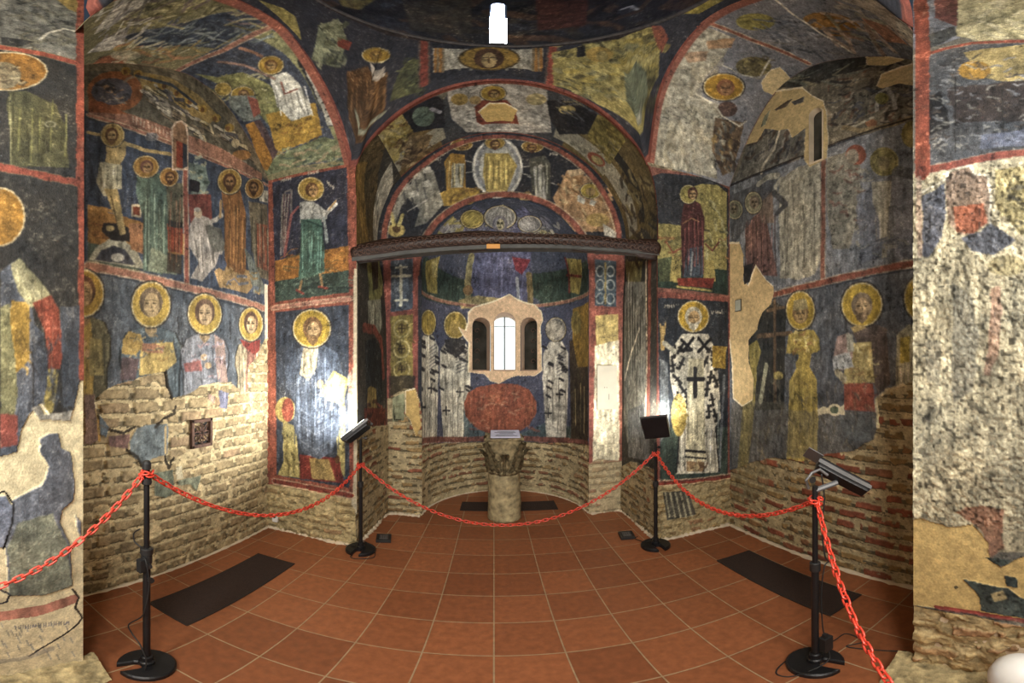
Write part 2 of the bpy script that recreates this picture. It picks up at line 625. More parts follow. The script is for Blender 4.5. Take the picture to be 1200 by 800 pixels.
def box(bm, c, d, mat4=None, bev=0.):
    r = bmesh.ops.create_cube(bm, size=1)
    bmesh.ops.scale(bm, vec=d, verts=r['verts'])
    if bev:
        es = list({e for v in r['verts'] for e in v.link_edges})
        r2 = bmesh.ops.bevel(bm, geom=es, offset=bev, segments=2, affect='EDGES', profile=.7)
        vs = list({v for f in r2['faces'] for v in f.verts} | {v for v in r['verts'] if v.is_valid})
    else:
        vs = r['verts']
    bmesh.ops.transform(bm, matrix=Matrix.Translation(c) @ (mat4 or Matrix()), verts=vs)
    return vs


def lathe(bm, prof, n=32, c=(0, 0, 0)):
    rings = []
    for r, z in prof:
        rings.append([bm.verts.new((c[0] + r * math.cos(2 * PI * i / n), c[1] + r * math.sin(2 * PI * i / n), c[2] + z)) for i in range(n)])
    for a, b in zip(rings[:-1], rings[1:]):
        for i in range(n):
            bm.faces.new((a[i], a[(i + 1) % n], b[(i + 1) % n], b[i]))
    bm.faces.new(rings[0][::-1])
    bm.faces.new(rings[-1])


def tube(bm, pts, r, n=8, closed=False):
    pts = [Vector(p) for p in pts]
    N = len(pts)
    rings = []
    up = None
    for i, p in enumerate(pts):
        if closed:
            d = pts[(i + 1) % N] - pts[i - 1]
        else:
            d = pts[min(i + 1, N - 1)] - pts[max(i - 1, 0)]
        d.normalize()
        if up is None:
            up = Vector((0, 0, 1)) if abs(d.z) < .9 else Vector((1, 0, 0))
        a = d.cross(up)
        if a.length < 1e-4:
            a = d.cross(Vector((.3, 1, .2)))
        a.normalize()
        b = a.cross(d).normalized()
        up = b
        rr = r[i] if isinstance(r, (list, tuple)) else r
        rings.append([bm.verts.new(p + rr * (math.cos(2 * PI * k / n) * a + math.sin(2 * PI * k / n) * b)) for k in range(n)])
    m = N if closed else N - 1
    for i in range(m):
        A, B = rings[i], rings[(i + 1) % N]
        for k in range(n):
            bm.faces.new((A[k], A[(k + 1) % n], B[(k + 1) % n], B[k]))
    if not closed:
        bm.faces.new(rings[0][::-1])
        bm.faces.new(rings[-1])


def prism(bm, outline, z0, z1, inset=0.):
    """extruded outline with a chamfered top"""
    c = Vector((sum(p[0] for p in outline) / len(outline), sum(p[1] for p in outline) / len(outline)))
    lay = [(0, z0), (0, z1 - inset), (inset, z1)]
    rings = []
    n = len(outline)
    for ins, z in lay:
        ring = []
        for i, p in enumerate(outline):
            a, b = Vector(outline[i - 1]), Vector(outline[(i + 1) % n])
            t = (b - a).normalized()
            nrm = Vector((-t.y, t.x))
            q = Vector(p) + nrm * ins
            ring.append(bm.verts.new((q.x, q.y, z)))
        rings.append(ring)
    for a, b in zip(rings[:-1], rings[1:]):
        for i in range(n):
            bm.faces.new((a[i], a[(i + 1) % n], b[(i + 1) % n], b[i]))
    bm.faces.new(rings[-1])
    bm.faces.new(rings[0][::-1])


# ------------------------------------------------------------------ the shell
# floor
bm = bmesh.new()
box(bm, (0, 1.6, -.05), (5.2, 7.0, .1))
obj('floor', bm, 'tiles', kind='structure')

fx, ix = plane_x(-2.04)
WL = Surf('wall_left', fx, .55, 2.93, 0, 4.56, .0062, ix, flip=False, seed=1)
fx, ix = plane_x(2.16)
WR = Surf('wall_right', fx, .50, 2.93, 0, 4.80, .0062, ix, flip=True, seed=2)
fy, iy = plane_y(2.90)
FL = Surf('wall_front_left', fy, -2.06, -1.00, 0, 3.66, .0060, iy, flip=False, seed=3)
FR = Surf('wall_front_right', fy, 1.22, 2.18, 0, 3.70, .0060, iy, flip=False, seed=4)

# sanctuary bay: one continuous profile, front at y 2.9 and back at y 3.76, cut into left wall, vault, right wall
front = [(-1.135, 2.9, 0), (-1.135, 2.9, 1.2), (-1.135, 2.9, 2.4), (-1.135, 2.9, 3.1), (-1.13, 2.9, 3.57), (-.97, 2.9, 3.87), (-.68, 2.9, 4.20), (-.33, 2.9, 4.43), (.04, 2.9, 4.51),
         (.41, 2.9, 4.45), (.76, 2.9, 4.26), (1.06, 2.9, 3.95), (1.29, 2.9, 3.57), (1.375, 2.9, 3.1), (1.375, 2.9, 2.4), (1.375, 2.9, 1.2), (1.375, 2.9, 0)]
back = [(-1.11, 3.76, 0), (-1.11, 3.76, 1.2), (-1.13, 3.76, 2.3), (-1.22, 3.76, 3.07), (-1.10, 3.76, 3.60), (-.87, 3.76, 3.93), (-.43, 3.76, 4.29), (.03, 3.76, 4.42), (.53, 3.76, 4.33), (.97, 3.76, 4.02),
        (1.24, 3.76, 3.63), (1.39, 3.76, 3.15), (1.36, 3.76, 2.3), (1.35, 3.76, 1.2), (1.35, 3.76, 0)]
fA, fB = resample(front, 400), resample(back, 400)
fs = loft(fA, fB, .86)
LA = fA[1]
pf = fA[0]
h_ = len(pf) // 2
FL.hole |= FL.U > np.interp(FL.V, pf[:h_, 2], pf[:h_, 0]) + .004
FR.hole |= FR.U < np.interp(FR.V, pf[h_:, 2][::-1], pf[h_:, 0][::-1]) - .004
uL = LA * .38
uR = LA * .62
BL = Surf('wall_sanctuary_left', fs, 0, uL, 0, .86, .0075, None, flip=False, seed=5)
BV = Surf('ceiling_sanctuary', fs, uL, uR, 0, .86, .0075, None, flip=False, seed=6)
BR = Surf('wall_sanctuary_right', fs, uR, LA, 0, .86, .0075, None, flip=False, seed=7)

# wall with the apse opening
fy, iy = plane_y(3.76)
TY = Surf('wall_front', fy, -1.30, 1.44, 0, 4.5, .0075, iy, flip=False, seed=8)
AC, AR, AS = .12, .88, 2.62      # apse centre x, radius, springing height
AY = 3.765
inside = (np.abs(TY.U - AC) < AR - .016) & ((TY.V < AS) | (np.hypot(TY.U - AC, TY.V - AS) < AR - .016))
TY.hole |= inside


def fapse(U, V):
    th = U / AR               # 0 .. pi, left to right
    ph = np.clip((V - AS) / AR, 0, PI / 2)
    r = AR * np.cos(ph)
    z = np.where(V < AS, V, AS + AR * np.sin(ph))
    return np.stack([AC - r * np.cos(th), AY + r * np.sin(th) * 1.13, z], -1)


AP = Surf('wall_apse', fapse, 0, PI * AR, 0, AS + AR * PI / 2 - .01, .0075, None, flip=False, seed=9)

# arm vaults
NL0 = [(-1.2, .60, 3.50), (-1.2, .72, 3.85), (-1.2, .98, 4.22), (-1.2, 1.3, 4.46), (-1.2, 1.75, 4.56), (-1.2, 2.0, 4.46), (-1.2, 2.33, 4.22), (-1.2, 2.66, 3.92), (-1.2, 2.9, 3.56)]
NL1 = [(-2.06, .60, 3.50), (-2.06, .72, 3.80), (-2.06, 1.03, 4.10), (-2.06, 1.33, 4.27), (-2.06, 1.78, 4.45), (-2.06, 2.04, 4.42), (-2.06, 2.35, 4.23), (-2.06, 2.66, 3.92), (-2.06, 2.9, 3.60)]
a_, b_ = resample(NL0), resample(NL1)
VL = Surf('ceiling_left', loft(a_, b_, .86), 0, a_[1], -.022, .86, .0068, None, flip=True, seed=10)
NR0 = [(1.30, .60, 3.50), (1.30, .75, 4.0), (1.30, 1.1, 4.55), (1.30, 1.63, 4.86), (1.30, 2.05, 4.92), (1.30, 2.42, 4.70), (1.30, 2.72, 4.32), (1.30, 2.9, 3.6)]
NR1 = [(2.18, .60, 3.50), (2.18, .75, 3.95), (2.18, 1.08, 4.34), (2.18, 1.46, 4.56), (2.18, 1.85, 4.68), (2.18, 2.23, 4.54), (2.18, 2.56, 4.14), (2.18, 2.9, 3.56)]
a_, b_ = resample(NR0), resample(NR1)
VR = Surf('ceiling_right', loft(a_, b_, .88), 0, a_[1], -.022, .88, .0068, None, flip=False, seed=11)

# pendentives: from the four arches of the crossing up to the drum ring
RC, RR, RZ = (.08, 1.72), 1.10, 5.02
arcE = np.array([(p[0], p[2]) for p in fA[0] if p[2] > 3.5])
arcN = np.array(sorted((p[1], p[2]) for p in resample(NL0)[0]))
arcS = np.array(sorted((p[1], p[2]) for p in resample(NR0)[0]))
X0, X1, Y0_, Y1 = -1.2, 1.30, .60, 2.9


def fpend(U, V):
    """U angle*1.2 clockwise from east (+y); V 0 bottom .. 1.3 top"""
    a = U / 1.2
    dx, dy = np.sin(a), np.cos(a)
    big = 1e9
    tx = np.where(dx > 1e-9, (X1 - RC[0]) / np.maximum(dx, 1e-9), np.where(dx < -1e-9, (X0 - RC[0]) / np.minimum(dx, -1e-9), big))
    ty = np.where(dy > 1e-9, (Y1 - RC[1]) / np.maximum(dy, 1e-9), np.where(dy < -1e-9, (Y0_ - RC[1]) / np.minimum(dy, -1e-9), big))
    t = np.minimum(tx, ty)
    bx, by = RC[0] + dx * t, RC[1] + dy * t
    onx = tx < ty
    zE = np.interp(bx, arcE[:, 0], arcE[:, 1])
    zW = 3.5 + 1.1 * np.sqrt(np.clip(1 - ((bx - .05) / 1.25) ** 2, 0, 1))
    zN = np.interp(by, arcN[:, 0], arcN[:, 1])
    zS = np.interp(by, arcS[:, 0], arcS[:, 1])
    bz = np.where(onx, np.where(dx > 0, zS, zN), np.where(dy > 0, zE, zW))
    v = np.clip(V / 1.3, 0, 1)
    k = v ** .8
    hx, hy = RC[0] + dx * RR, RC[1] + dy * RR
    vz = v
    return np.stack([bx * (1 - k) + hx * k, by * (1 - k) + hy * k, bz * (1 - vz) + RZ * vz], -1)


PE = Surf('ceiling_crossing', fpend, -PI * 1.2, PI * 1.2, 0, 1.3, .0085, None, flip=False, seed=12)


def fdrum(U, V):
    a = U / 1.1
    r = np.where(V < 1.15, 1.1 - .0 * V, 1.1 * np.cos(np.clip((V - 1.15) / 1.1, 0, PI / 2)))
    z = np.where(V < 1.15, RZ + V, RZ + 1.15 + 1.1 * np.sin(np.clip((V - 1.15) / 1.1, 0, PI / 2)))
    return np.stack([RC[0] + r * np.sin(a), RC[1] + r * np.cos(a), z], -1)


DR = Surf('ceiling_dome', fdrum, -PI * 1.1, PI * 1.1, 0, 1.15 + 1.1 * PI / 2 - .02, .012, None, flip=False, seed=13)

# near piers
fx, ix = plane_x(-1.34)
PL = Surf('wall_near_left', fx, -.25, .655, 0, 4.6, .0042, ix, flip=False, seed=14)
fx, ix = plane_x(1.34)
PR = Surf('wall_near_right', fx, -.25, .615, 0, 4.6, .0042, ix, flip=True, seed=15)
# ------------------------------------------------------------------ wall painting: generic figures in weathered pigment
PINK = hexc('a9705c')
OLIVE = hexc('7d7448')
TEAL = hexc('3f4f4a')
LACUNA = hexc('cdb88a')
R0 = random.Random(5)


def shade(c, k):
    c = hexc(c)
    return np.clip(c * k, 0, 1)


def halo(s, x, y, rx, ry, col=GOLD, rim=True):
    s.disc(x, y, rx * 1.07, ry * 1.07, '35302c')
    s.disc(x, y, rx * 1.0, ry * 1.0, 'c8b98e')
    s.disc(x, y, rx * .94, ry * .94, col)
    if rim:
        s.ring(x, y, rx * .80, ry * .80, 1.0, shade(col, .72), .6)


def head(s, x, y, rx, ry, hair=BROWN, beard=None, skin=SKIN, look=0.):
    s.disc(x, y - ry * .10, rx * .60, ry * .66, hair)
    s.disc(x + rx * (.04 + look), y + ry * .02, rx * .40, ry * .52, skin)
    s.disc(x + rx * (.10 + look), y - ry * .10, rx * .24, ry * .26, shade(skin, 1.18), .6)
    if beard is not None:
        s.fill([(x - rx * .42, y + ry * .10), (x - rx * .22, y + ry * .28), (x + rx * .22, y + ry * .28), (x + rx * .42, y + ry * .10), (x + rx * .30, y + ry * .62), (x, y + ry * .86), (x - rx * .30, y + ry * .62)], beard, 1, .004)
    if rx > 8.5:
        e = shade(skin, .38)
        lx = rx * look
        for d in (-1, 1):
            s.line([(x + lx + d * rx * .10, y - ry * .06), (x + lx + d * rx * .27, y - ry * .06)], 1.5, e)
            s.line([(x + lx + d * rx * .08, y - ry * .17), (x + lx + d * rx * .30, y - ry * .17)], 1.1, shade(skin, .55))
        s.line([(x + lx, y - ry * .05), (x + lx + rx * .04, y + ry * .17)], 1.2, shade(skin, .65))
        s.line([(x + lx - rx * .12, y + ry * .29), (x + lx + rx * .12, y + ry * .29)], 1.3, shade(skin, .5))


def folds(s, x0, x1, y0, y1, col, n=6, lean=0., hi=1.35, lo=.55, w=1.4):
    for k in range(n):
        t = (k + .5) / n + R0.uniform(-.06, .06)
        xa, xb = x0 + (x1 - x0) * t, x0 + (x1 - x0) * (t + R0.uniform(-.07, .07)) + lean
        ya = y0 + (y1 - y0) * R0.uniform(0, .35)
        yb = y1 - (y1 - y0) * R0.uniform(0, .2)
        s.line([(xa, ya), ((xa + xb) / 2 + R0.uniform(-1, 1), (ya + yb) / 2), (xb, yb)], w, shade(col, hi if k % 2 else lo), .75)


def saint(s, x, y, rx, ry, yb, robe, under=None, hair=BROWN, beard=None, sh=1.25, hem=1.1, halo_c=GOLD, look=0., hands=True, skin=SKIN, nf=7):
    """standing frontal figure: robe, inner tunic, hands, haloed head"""
    ys = y + ry * 1.05
    H = yb - ys
    body = [(x - rx * .35, ys - ry * .1), (x - rx * sh * .8, ys + ry * .15), (x - rx * sh, ys + ry * .8), (x - rx * sh * 1.02, ys + H * .45), (x - rx * hem, ys + H * .62), (x - rx * hem, yb),
            (x + rx * hem, yb), (x + rx * hem, ys + H * .62), (x + rx * sh * 1.02, ys + H * .45), (x + rx * sh, ys + ry * .8), (x + rx * sh * .8, ys + ry * .15), (x + rx * .35, ys - ry * .1)]
    s.fill([(a + (a - x) * .07, b) for a, b in body], shade(robe, .4), 1, .008)
    s.fill(body, robe, 1, .006)
    folds(s, x - rx * sh * .9, x + rx * sh * .9, ys + ry * .3, yb, robe, nf)
    if under is not None:
        s.fill([(x - rx * .30, ys), (x + rx * .34, ys), (x + rx * .52, ys + H * .5), (x + rx * .45, yb), (x - rx * .5, yb), (x - rx * .35, ys + H * .45)], under, 1, .008)
        folds(s, x - rx * .4, x + rx * .45, ys + ry * .2, yb, under, 4)
    s.fill([(x - rx * .22, y + ry * .3), (x + rx * .22, y + ry * .3), (x + rx * .3, ys + ry * .12), (x, ys + ry * .4), (x - rx * .3, ys + ry * .12)], shade(skin, .85), 1, .004)
    if hands:
        s.line([(x - rx * sh * .9, ys + ry * .8), (x - rx * .7, ys + ry * 1.5), (x - rx * .15, ys + ry * 1.15)], rx * .42, shade(robe, 1.18), .8)
        s.disc(x - rx * .05, ys + ry * 1.05, rx * .2, ry * .16, skin)
        s.line([(x + rx * sh * .9, ys + ry * .8), (x + rx * .7, ys + ry * 1.7), (x + rx * .25, ys + ry * 1.5)], rx * .42, shade(robe, .8), .8)
        s.disc(x + rx * .2, ys + ry * 1.45, rx * .2, ry * .16, skin)
    halo(s, x, y, rx, ry, halo_c)
    head(s, x, y, rx, ry, hair, beard, skin, look)


def busy(s, x0, y0, x1, y1, n, cols, ln=8, w=2.2, curve=5, slope=0., a=.8, inside=None):
    """loose brushwork: short curved strokes of drapery, rock and foliage"""
    for k in range(n):
        x, y = R0.uniform(x0, x1), R0.uniform(y0, y1)
        if inside and not inside(x, y):
            continue
        L = ln * R0.uniform(.5, 1.4)
        t = R0.uniform(-.6, .6) + slope
        dx, dy = L * math.cos(t), L * math.sin(t)
        b = R0.uniform(-curve, curve)
        s.line([(x, y), (x + dx / 2 - b * math.sin(t), y + dy / 2 + b * math.cos(t)), (x + dx, y + dy)], w * R0.uniform(.6, 1.5), hexc(R0.choice(cols)), a)


def band(s, pts, w, col=RED, edge='c9b08e', **k):
    s.line(pts, w + 2.4, edge, .75, **k)
    s.line(pts, w, col, 1, **k)


def lacuna(s, pts, col=LACUNA, h=.004, edge=True, rough=.018):
    if edge:
        cx, cy = sum(p[0] for p in pts) / len(pts), sum(p[1] for p in pts) / len(pts)
        s.fill([(x + (x - cx) * .03 - .4, y + (y - cy) * .02 - .8) for x, y in pts], 'e2d6b8', 1, rough, .013, 2)
    s.fill(pts, col, 1, rough, h, 2)


def cloth_cross(s, x, y, r, col=BLACK, w=2.5):
    s.line([(x - r, y), (x + r, y)], w, col)
    s.line([(x, y - r * 1.25), (x, y + r * 1.25)], w, col)


def scribble(s, x, y, n, dx, dy, col='b9b09a', h=4):
    for k in range(n):
        X, Y = x + dx * k, y + dy * k
        s.line([(X, Y - h * R0.uniform(.3, .5)), (X + R0.uniform(-.8, .8), Y + h * R0.uniform(.3, .5))], 1, col, .8)
        if R0.random() < .6:
            s.line([(X, Y + R0.uniform(-1, 1)), (X + 1.6, Y + R0.uniform(-1, 1))], 1, col, .8)


# ---------------------------------------------------------------- left wall
s = WL
s.bk = dict(ch=.092, bw=.25, red=.22, cream=.0, tint=.80, bhf=.60)
s.fill([(60, 40), (330, 40), (330, 222), (103, 132), (60, 110)], '6e6450', 1)
s.fill([(103, 84), (150, 84), (185, 90), (230, 112), (262, 138), (296, 190), (312, 212), (103, 132)], '585448', 1)
s.disc(134, 108, 33, 24, '9a5a36')
s.disc(130, 108, 24, 16, '4b4a55')
busy(s, 110, 96, 150, 122, 16, ['7a7266', '2c2c34', '8d6a4a'], 10, 2)
s.fill([(160, 84), (200, 92), (232, 112), (255, 136), (240, 150), (200, 118), (165, 104)], OCHRE, .8)
for k in range(46):
    t = R0.random()
    x, y = 166 + 120 * t + R0.uniform(-6, 6), 92 + 84 * t + R0.uniform(-6, 30) * (1 - .4 * t)
    c = R0.choice(['c0b8a2', '9b9384', '7a6c58', '4a4a50', 'b3a580'])
    s.line([(x, y), (x + R0.uniform(6, 13), y + R0.uniform(1, 9)), (x + R0.uniform(8, 16), y + R0.uniform(6, 14))], R0.uniform(2.5, 5), c)
    s.line([(x, y + 2), (x + 10, y + 8)], 1, '2f2b2a')
for k in range(9):
    t = k / 8
    x, y = 146 + 120 * t, 84 + 66 * t ** 1.4
    s.disc(x + R0.uniform(-2, 2), y, 5.5, 5, 'a8843c')
    s.disc(x, y + 1, 2.6, 3, '6f4a2a')
s.disc(282, 182, 11, 6, 'b5763c', .8)
s.disc(275, 168, 5, 5, 'b9a680')
s.line([(160, 90), (200, 100), (228, 122)], 4, '3a4250')
s.fill([(103, 128), (150, 134), (206, 154), (258, 174), (306, 204), (306, 212), (250, 188), (200, 168), (150, 149), (103, 137)], 'a06e5a', 1)
scribble(s, 155, 140, 11, 4.4, 1.9, 'cdb9a0', 9)
s.fill([(103, 118), (118, 120), (150, 135), (103, 132)], 'b0603a')
band(s, [(104, 136), (150, 150), (200, 169), (256, 192), (313, 218)], 3.2, PINK)
# upper scenes
s.fill([(100, 140), (215, 178), (318, 222), (318, 362), (215, 334), (100, 310)], '39435c', 1)
# left scene
s.fill([(102, 244), (135, 252), (170, 262), (218, 275), (218, 300), (102, 290)], 'a8743c', 1)
s.fill([(102, 240), (135, 247), (135, 251), (102, 246)], 'c08a4a')
s.line([(108, 262), (122, 266)], 2, '7a4a28'), s.line([(110, 275), (128, 279)], 8, '8a5a30')
s.fill([(102, 284), (135, 292), (165, 318), (160, 322), (102, 308)], '4a5548')
s.fill([(103, 304), (112, 290), (128, 280), (146, 283), (160, 296), (170, 316)], 'a09c86', 1, smooth=False)
s.fill([(110, 305), (118, 294), (132, 288), (146, 293), (158, 311)], '3c3c44')
s.disc(137, 302, 8, 5, 'b5b0a0')
s.fill([(120, 262), (140, 262), (156, 270), (152, 284), (130, 282), (118, 272)], '2a2624')
s.fill([(150, 262), (166, 262), (170, 300), (152, 292)], 'a8704a')
s.fill([(153, 240), (165, 240), (165, 256), (153, 254)], 'c0b090'), s.fill([(155, 243), (163, 243), (163, 253), (155, 252)], '7a3a28')
# pale figure with spread arms
s.line([(103, 156), (122, 160), (134, 170)], 4, 'a8905e')
s.line([(145, 168), (170, 177), (198, 181)], 4.4, 'a8905e')
s.fill([(122, 166), (148, 168), (146, 182), (140, 194), (122, 194), (124, 180)], 'b39a66')
s.fill([(116, 190), (142, 194), (142, 222), (135, 222), (132, 232), (120, 230), (112, 215)], 'b8b294')
folds(s, 114, 141, 194, 222, hexc('b8b294'), 5)
s.fill([(121, 222), (137, 222), (142, 250), (147, 274), (140, 276), (132, 252)], 'a8905e')
s.line([(129, 230), (136, 262)], 1.3, '4e3c28')
s.disc(128, 268, 5, 3.5, 'a8905e')
halo(s, 131, 159, 14, 14, 'a88a4e')
head(s, 130, 160, 13, 13, '5a3a26', '6a4a30', 'a88a5c')
# mourners
s.fill([(160, 200), (188, 204), (196, 230), (196, 300), (190, 322), (166, 318), (168, 260), (158, 225)], '54685c')
folds(s, 165, 194, 215, 318, hexc('6a7a6a'), 10)
s.fill([(176, 290), (196, 300), (206, 322), (172, 318)], '707a66')
halo(s, 170, 196, 15, 13, 'a87c3e'), head(s, 171, 197, 13, 12, '5a3a32', None, 'a07a52')
s.fill([(194, 215), (214, 215), (214, 262), (196, 262)], '5d5a48'), s.fill([(195, 262), (213, 264), (213, 298), (196, 294)], '9a4430')
s.fill([(196, 258), (213, 262), (213, 268), (196, 266)], '30302e'), s.fill([(195, 296), (212, 300), (212, 322), (194, 318)], '3a352e')
folds(s, 195, 213, 218, 318, hexc('6a4a38'), 6)
halo(s, 197, 208, 11, 11, 'a07038'), head(s, 198, 209, 10, 10, '4a3022', '4a3022', '9a7048')
s.disc(177, 161, 8, 5, '8f9096', .8)
for k in range(6):
    s.line([(172 + 2 * k, 157), (170 + 2 * k, 165)], 1, '55585f')
# divider with the little arched board
band(s, [(216, 196), (218, 332)], 5, 'a0584a')
s.fill([(200, 200), (200, 150), (204, 143), (211, 141), (218, 146), (220, 160), (220, 200)], 'c0a890', 1, .003)
s.fill([(202, 198), (202, 151), (206, 145), (211, 143.5), (216, 148), (218, 160), (218, 196)], '8e6a4e', 1, .003)
s.fill([(206, 196), (206, 165), (213, 168), (213, 198)], 'a8452f', 1, .003), s.fill([(213, 168), (218, 170), (218, 196), (213, 198)], '2f3340', 1, .003)
# right scene
s.fill([(220, 190), (240, 195), (244, 215), (238, 230), (222, 228)], '6f8078'), busy(s, 221, 185, 240, 225, 12, ['93a096', '3a4a44', 'a0a080'], 7, 2)
s.fill([(219, 228), (246, 228), (248, 262), (222, 262)], '7a3e38'), s.fill([(222, 210), (234, 214), (232, 226), (220, 224)], '22222a')
s.fill([(222, 262), (230, 250), (244, 256), (256, 276), (262, 290), (256, 306), (236, 330), (222, 326), (232, 308), (220, 288)], 'a19a92')
folds(s, 224, 258, 262, 322, hexc('a19a92'), 7, 4)
s.fill([(238, 262), (258, 268), (264, 294), (248, 296)], '6a6a62')
s.line([(240, 262), (252, 258), (259, 252)], 4, 'b0a89c')
s.disc(231, 250, 5, 6, 'b09a80'), s.disc(230, 246, 4, 3, 'a8a49a')
s.fill([(250, 318), (264, 306), (292, 318), (302, 330), (288, 344), (256, 336)], 'a98658'), s.fill([(256, 298), (268, 300), (262, 318), (252, 312)], '404a66')
s.fill([(258, 222), (280, 222), (287, 250), (287, 316), (284, 322), (266, 316), (262, 300), (263, 262)], '8a5a34')
folds(s, 262, 287, 232, 316, hexc('9a6a3c'), 9)
s.line([(258, 236), (257, 254)], 3, 'a08058')
halo(s, 268, 213, 14, 15, 'a8823e'), head(s, 268, 214, 13, 14, '4a3022', '4a3022', '9a7048')
s.fill([(290, 236), (312, 240), (316, 330), (300, 324), (294, 290)], '5e5544'), s.fill([(299, 262), (312, 264), (313, 318), (300, 312)], '8a4c38')
folds(s, 294, 314, 244, 322, hexc('5a5a4c'), 8)
s.fill([(304, 222), (313, 224), (313, 238), (303, 236)], 'b0aa96')
halo(s, 297, 221, 11, 12, 'a07038'), head(s, 296, 221, 10, 11, '40291c', '3c281c', '9a7048')
s.fill([(285, 290), (293, 300), (313, 345), (296, 344)], '6a7068')
busy(s, 262, 316, 300, 342, 14, ['c09a66', '8a6a3c', '54607a'], 8, 2)
band(s, [(102, 312), (150, 321), (218, 337), (270, 349), (318, 364)], 6.5, PINK)
# lower saints
s.fill([(100, 320), (318, 370), (318, 480), (100, 480)], '4b5361', 1)
s.K[s.V > 0] = 0
saint(s, 97, 344, 24, 28, 470, '5a5640', 'a8863f', beard=None)
s.fill([(104, 395), (118, 398), (121, 440), (104, 440)], '8a7a48', .9)
saint(s, 176, 357, 23, 27, 470, '4d5a66', None, hair='6a5a48', sh=1.5, hem=1.4, halo_c='cfa84a', skin='b0956c')
s.fill([(150, 388), (164, 392), (168, 404), (158, 416), (142, 414), (143, 398)], 'b8934c'), s.fill([(164, 404), (202, 400), (206, 424), (192, 436), (162, 440)], 'b59a58'), s.fill([(165, 402), (192, 404), (190, 414), (166, 412)], 'a06a50')
busy(s, 146, 392, 200, 432, 22, ['8a6a38', 'd0b068', '5a5a50'], 7, 1.6)
s.fill([(142, 418), (162, 420), (158, 444), (140, 446)], '5c4648', .8)
saint(s, 239, 368, 20, 24, 466, '767a86', None, hair='6a5040', sh=1.35, hem=1.2, halo_c='cfa84a', skin='c0a078')
s.fill([(214, 426), (234, 422), (236, 434), (216, 436)], '9a4a42', .8), s.fill([(250, 392), (262, 400), (266, 450), (254, 446)], 'a88474', .8)
busy(s, 220, 400, 262, 450, 20, ['9a9aa4', '5a6070', 'a08080'], 7, 1.6)
saint(s, 293, 380, 14, 20, 462, '9a8a6c', 'a06a58', hair='5a4236', sh=1.25, hem=1.1, halo_c='cfa84a', skin='c0a078', hands=False)
s.fill([(280, 397), (292, 402), (304, 398), (303, 410), (297, 416), (284, 405)], 'a83e34')
for x, y0_, y1_ in ((207, 372, 392), (212, 396, 412), (268, 375, 400), (205, 410, 418)):
    s.line([(x, y0_), (x + 1, y1_)], 2.2, '23252c', .8, broken=.4)
band(s, [(316, 206), (318, 300), (320, 470)], 4, 'a0584a')
s.fill([(309, 333), (318, 335), (319, 392), (310, 398)], 'd8d0b8', 1, .01, .002, 2)
# exposed brickwork and surviving islands
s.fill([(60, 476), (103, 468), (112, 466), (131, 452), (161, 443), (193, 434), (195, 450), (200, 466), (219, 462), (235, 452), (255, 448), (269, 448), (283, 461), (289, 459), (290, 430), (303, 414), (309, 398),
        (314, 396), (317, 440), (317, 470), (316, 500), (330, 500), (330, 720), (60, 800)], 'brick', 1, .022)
mk = lambda pts, c, r=.016: s.fill(pts, c, 1, r, .011, 0)
mk([(98, 462), (110, 461), (113, 487), (114, 515), (106, 520), (98, 520)], '6d5348')
mk([(115, 485), (127, 500), (124, 512), (114, 508)], '4f5c6a')
s.line([(112, 480), (116, 515)], 3, 'b08a4a')
mk([(160, 500), (177, 497), (195, 497), (197, 505), (195, 532), (177, 537), (170, 545), (165, 543), (152, 532), (151, 517)], '5f6b74')
s.line([(193, 500), (193, 530)], 3, 'a88c5c')
mk([(126, 510), (152, 508), (149, 526), (127, 522)], '70504a')
mk([(255, 457), (267, 460), (265, 480), (257, 477)], '6a6c8c')
mk([(243, 461), (252, 464), (250, 473), (243, 468)], 'a08070')
mk([(180, 553), (202, 550), (203, 578), (192, 583), (180, 580)], '66705f')
mk([(207, 562), (235, 557), (230, 575), (222, 568), (208, 568)], '747a64')
mk([(205, 548), (212, 546), (214, 560), (206, 562)], 'b0a688')
for pts in ([(193, 434), (196, 452), (201, 466)], [(181, 500), (192, 490), (204, 484), (205, 476)], [(127, 503), (145, 507), (158, 500)], [(148, 527), (160, 535), (166, 546)], [(193, 534), (197, 548), (203, 536)]):
    s.line(pts, 3.0, '2a241c', .9, .012)
s.line([(96, 486), (130, 505)], 1, '5a4a38')

# ---------------------------------------------------------------- front left: two framed panels
s = FL
s.bk = dict(ch=.075, bw=.2, red=.15, cream=.5, tint=.5)
s.fill([(300, 150), (440, 150), (440, 372), (300, 372)], '9a4e3c', 1)
s.fill([(320, 214), (407, 197), (409, 342), (323, 354)], '2b2d40', 1)
s.fill([(323, 306), (409, 288), (409, 318), (323, 330)], 'a8692c')
busy(s, 324, 298, 404, 322, 26, ['7a4a24', 'bf8038', '5c4a2c'], 14, 1.6, 2, -.15)
s.fill([(323, 330), (409, 317), (409, 343), (323, 354)], '33423a')
busy(s, 324, 326, 404, 346, 22, ['4c5c50', '25302c'], 12, 1.6, 2, -.15)
s.line([(330, 298), (331, 240), (335, 225), (342, 223), (342, 248), (334, 300)], 2, '6a6460')
for k in range(6):
    s.line([(332 + 1.8 * k, 228), (331 + 1.2 * k, 262), (333 + .6 * k, 296)], 1.3, ['8a8272', '5a3c40'][k % 2], .9)
s.line([(350, 243), (342, 252), (334, 300)], 3, '8a4c48')
s.fill([(352, 238), (362, 234), (370, 238), (384, 248), (384, 256), (376, 262), (352, 262)], '9a9a92')
s.line([(368, 248), (383, 250), (393, 240)], 6, 'a8a69c'), s.line([(386, 246), (394, 236)], 2.4, 'a88454')
s.fill([(353, 257), (377, 257), (381, 293), (381, 319), (366, 324), (350, 328), (353, 288)], '3f5c50')
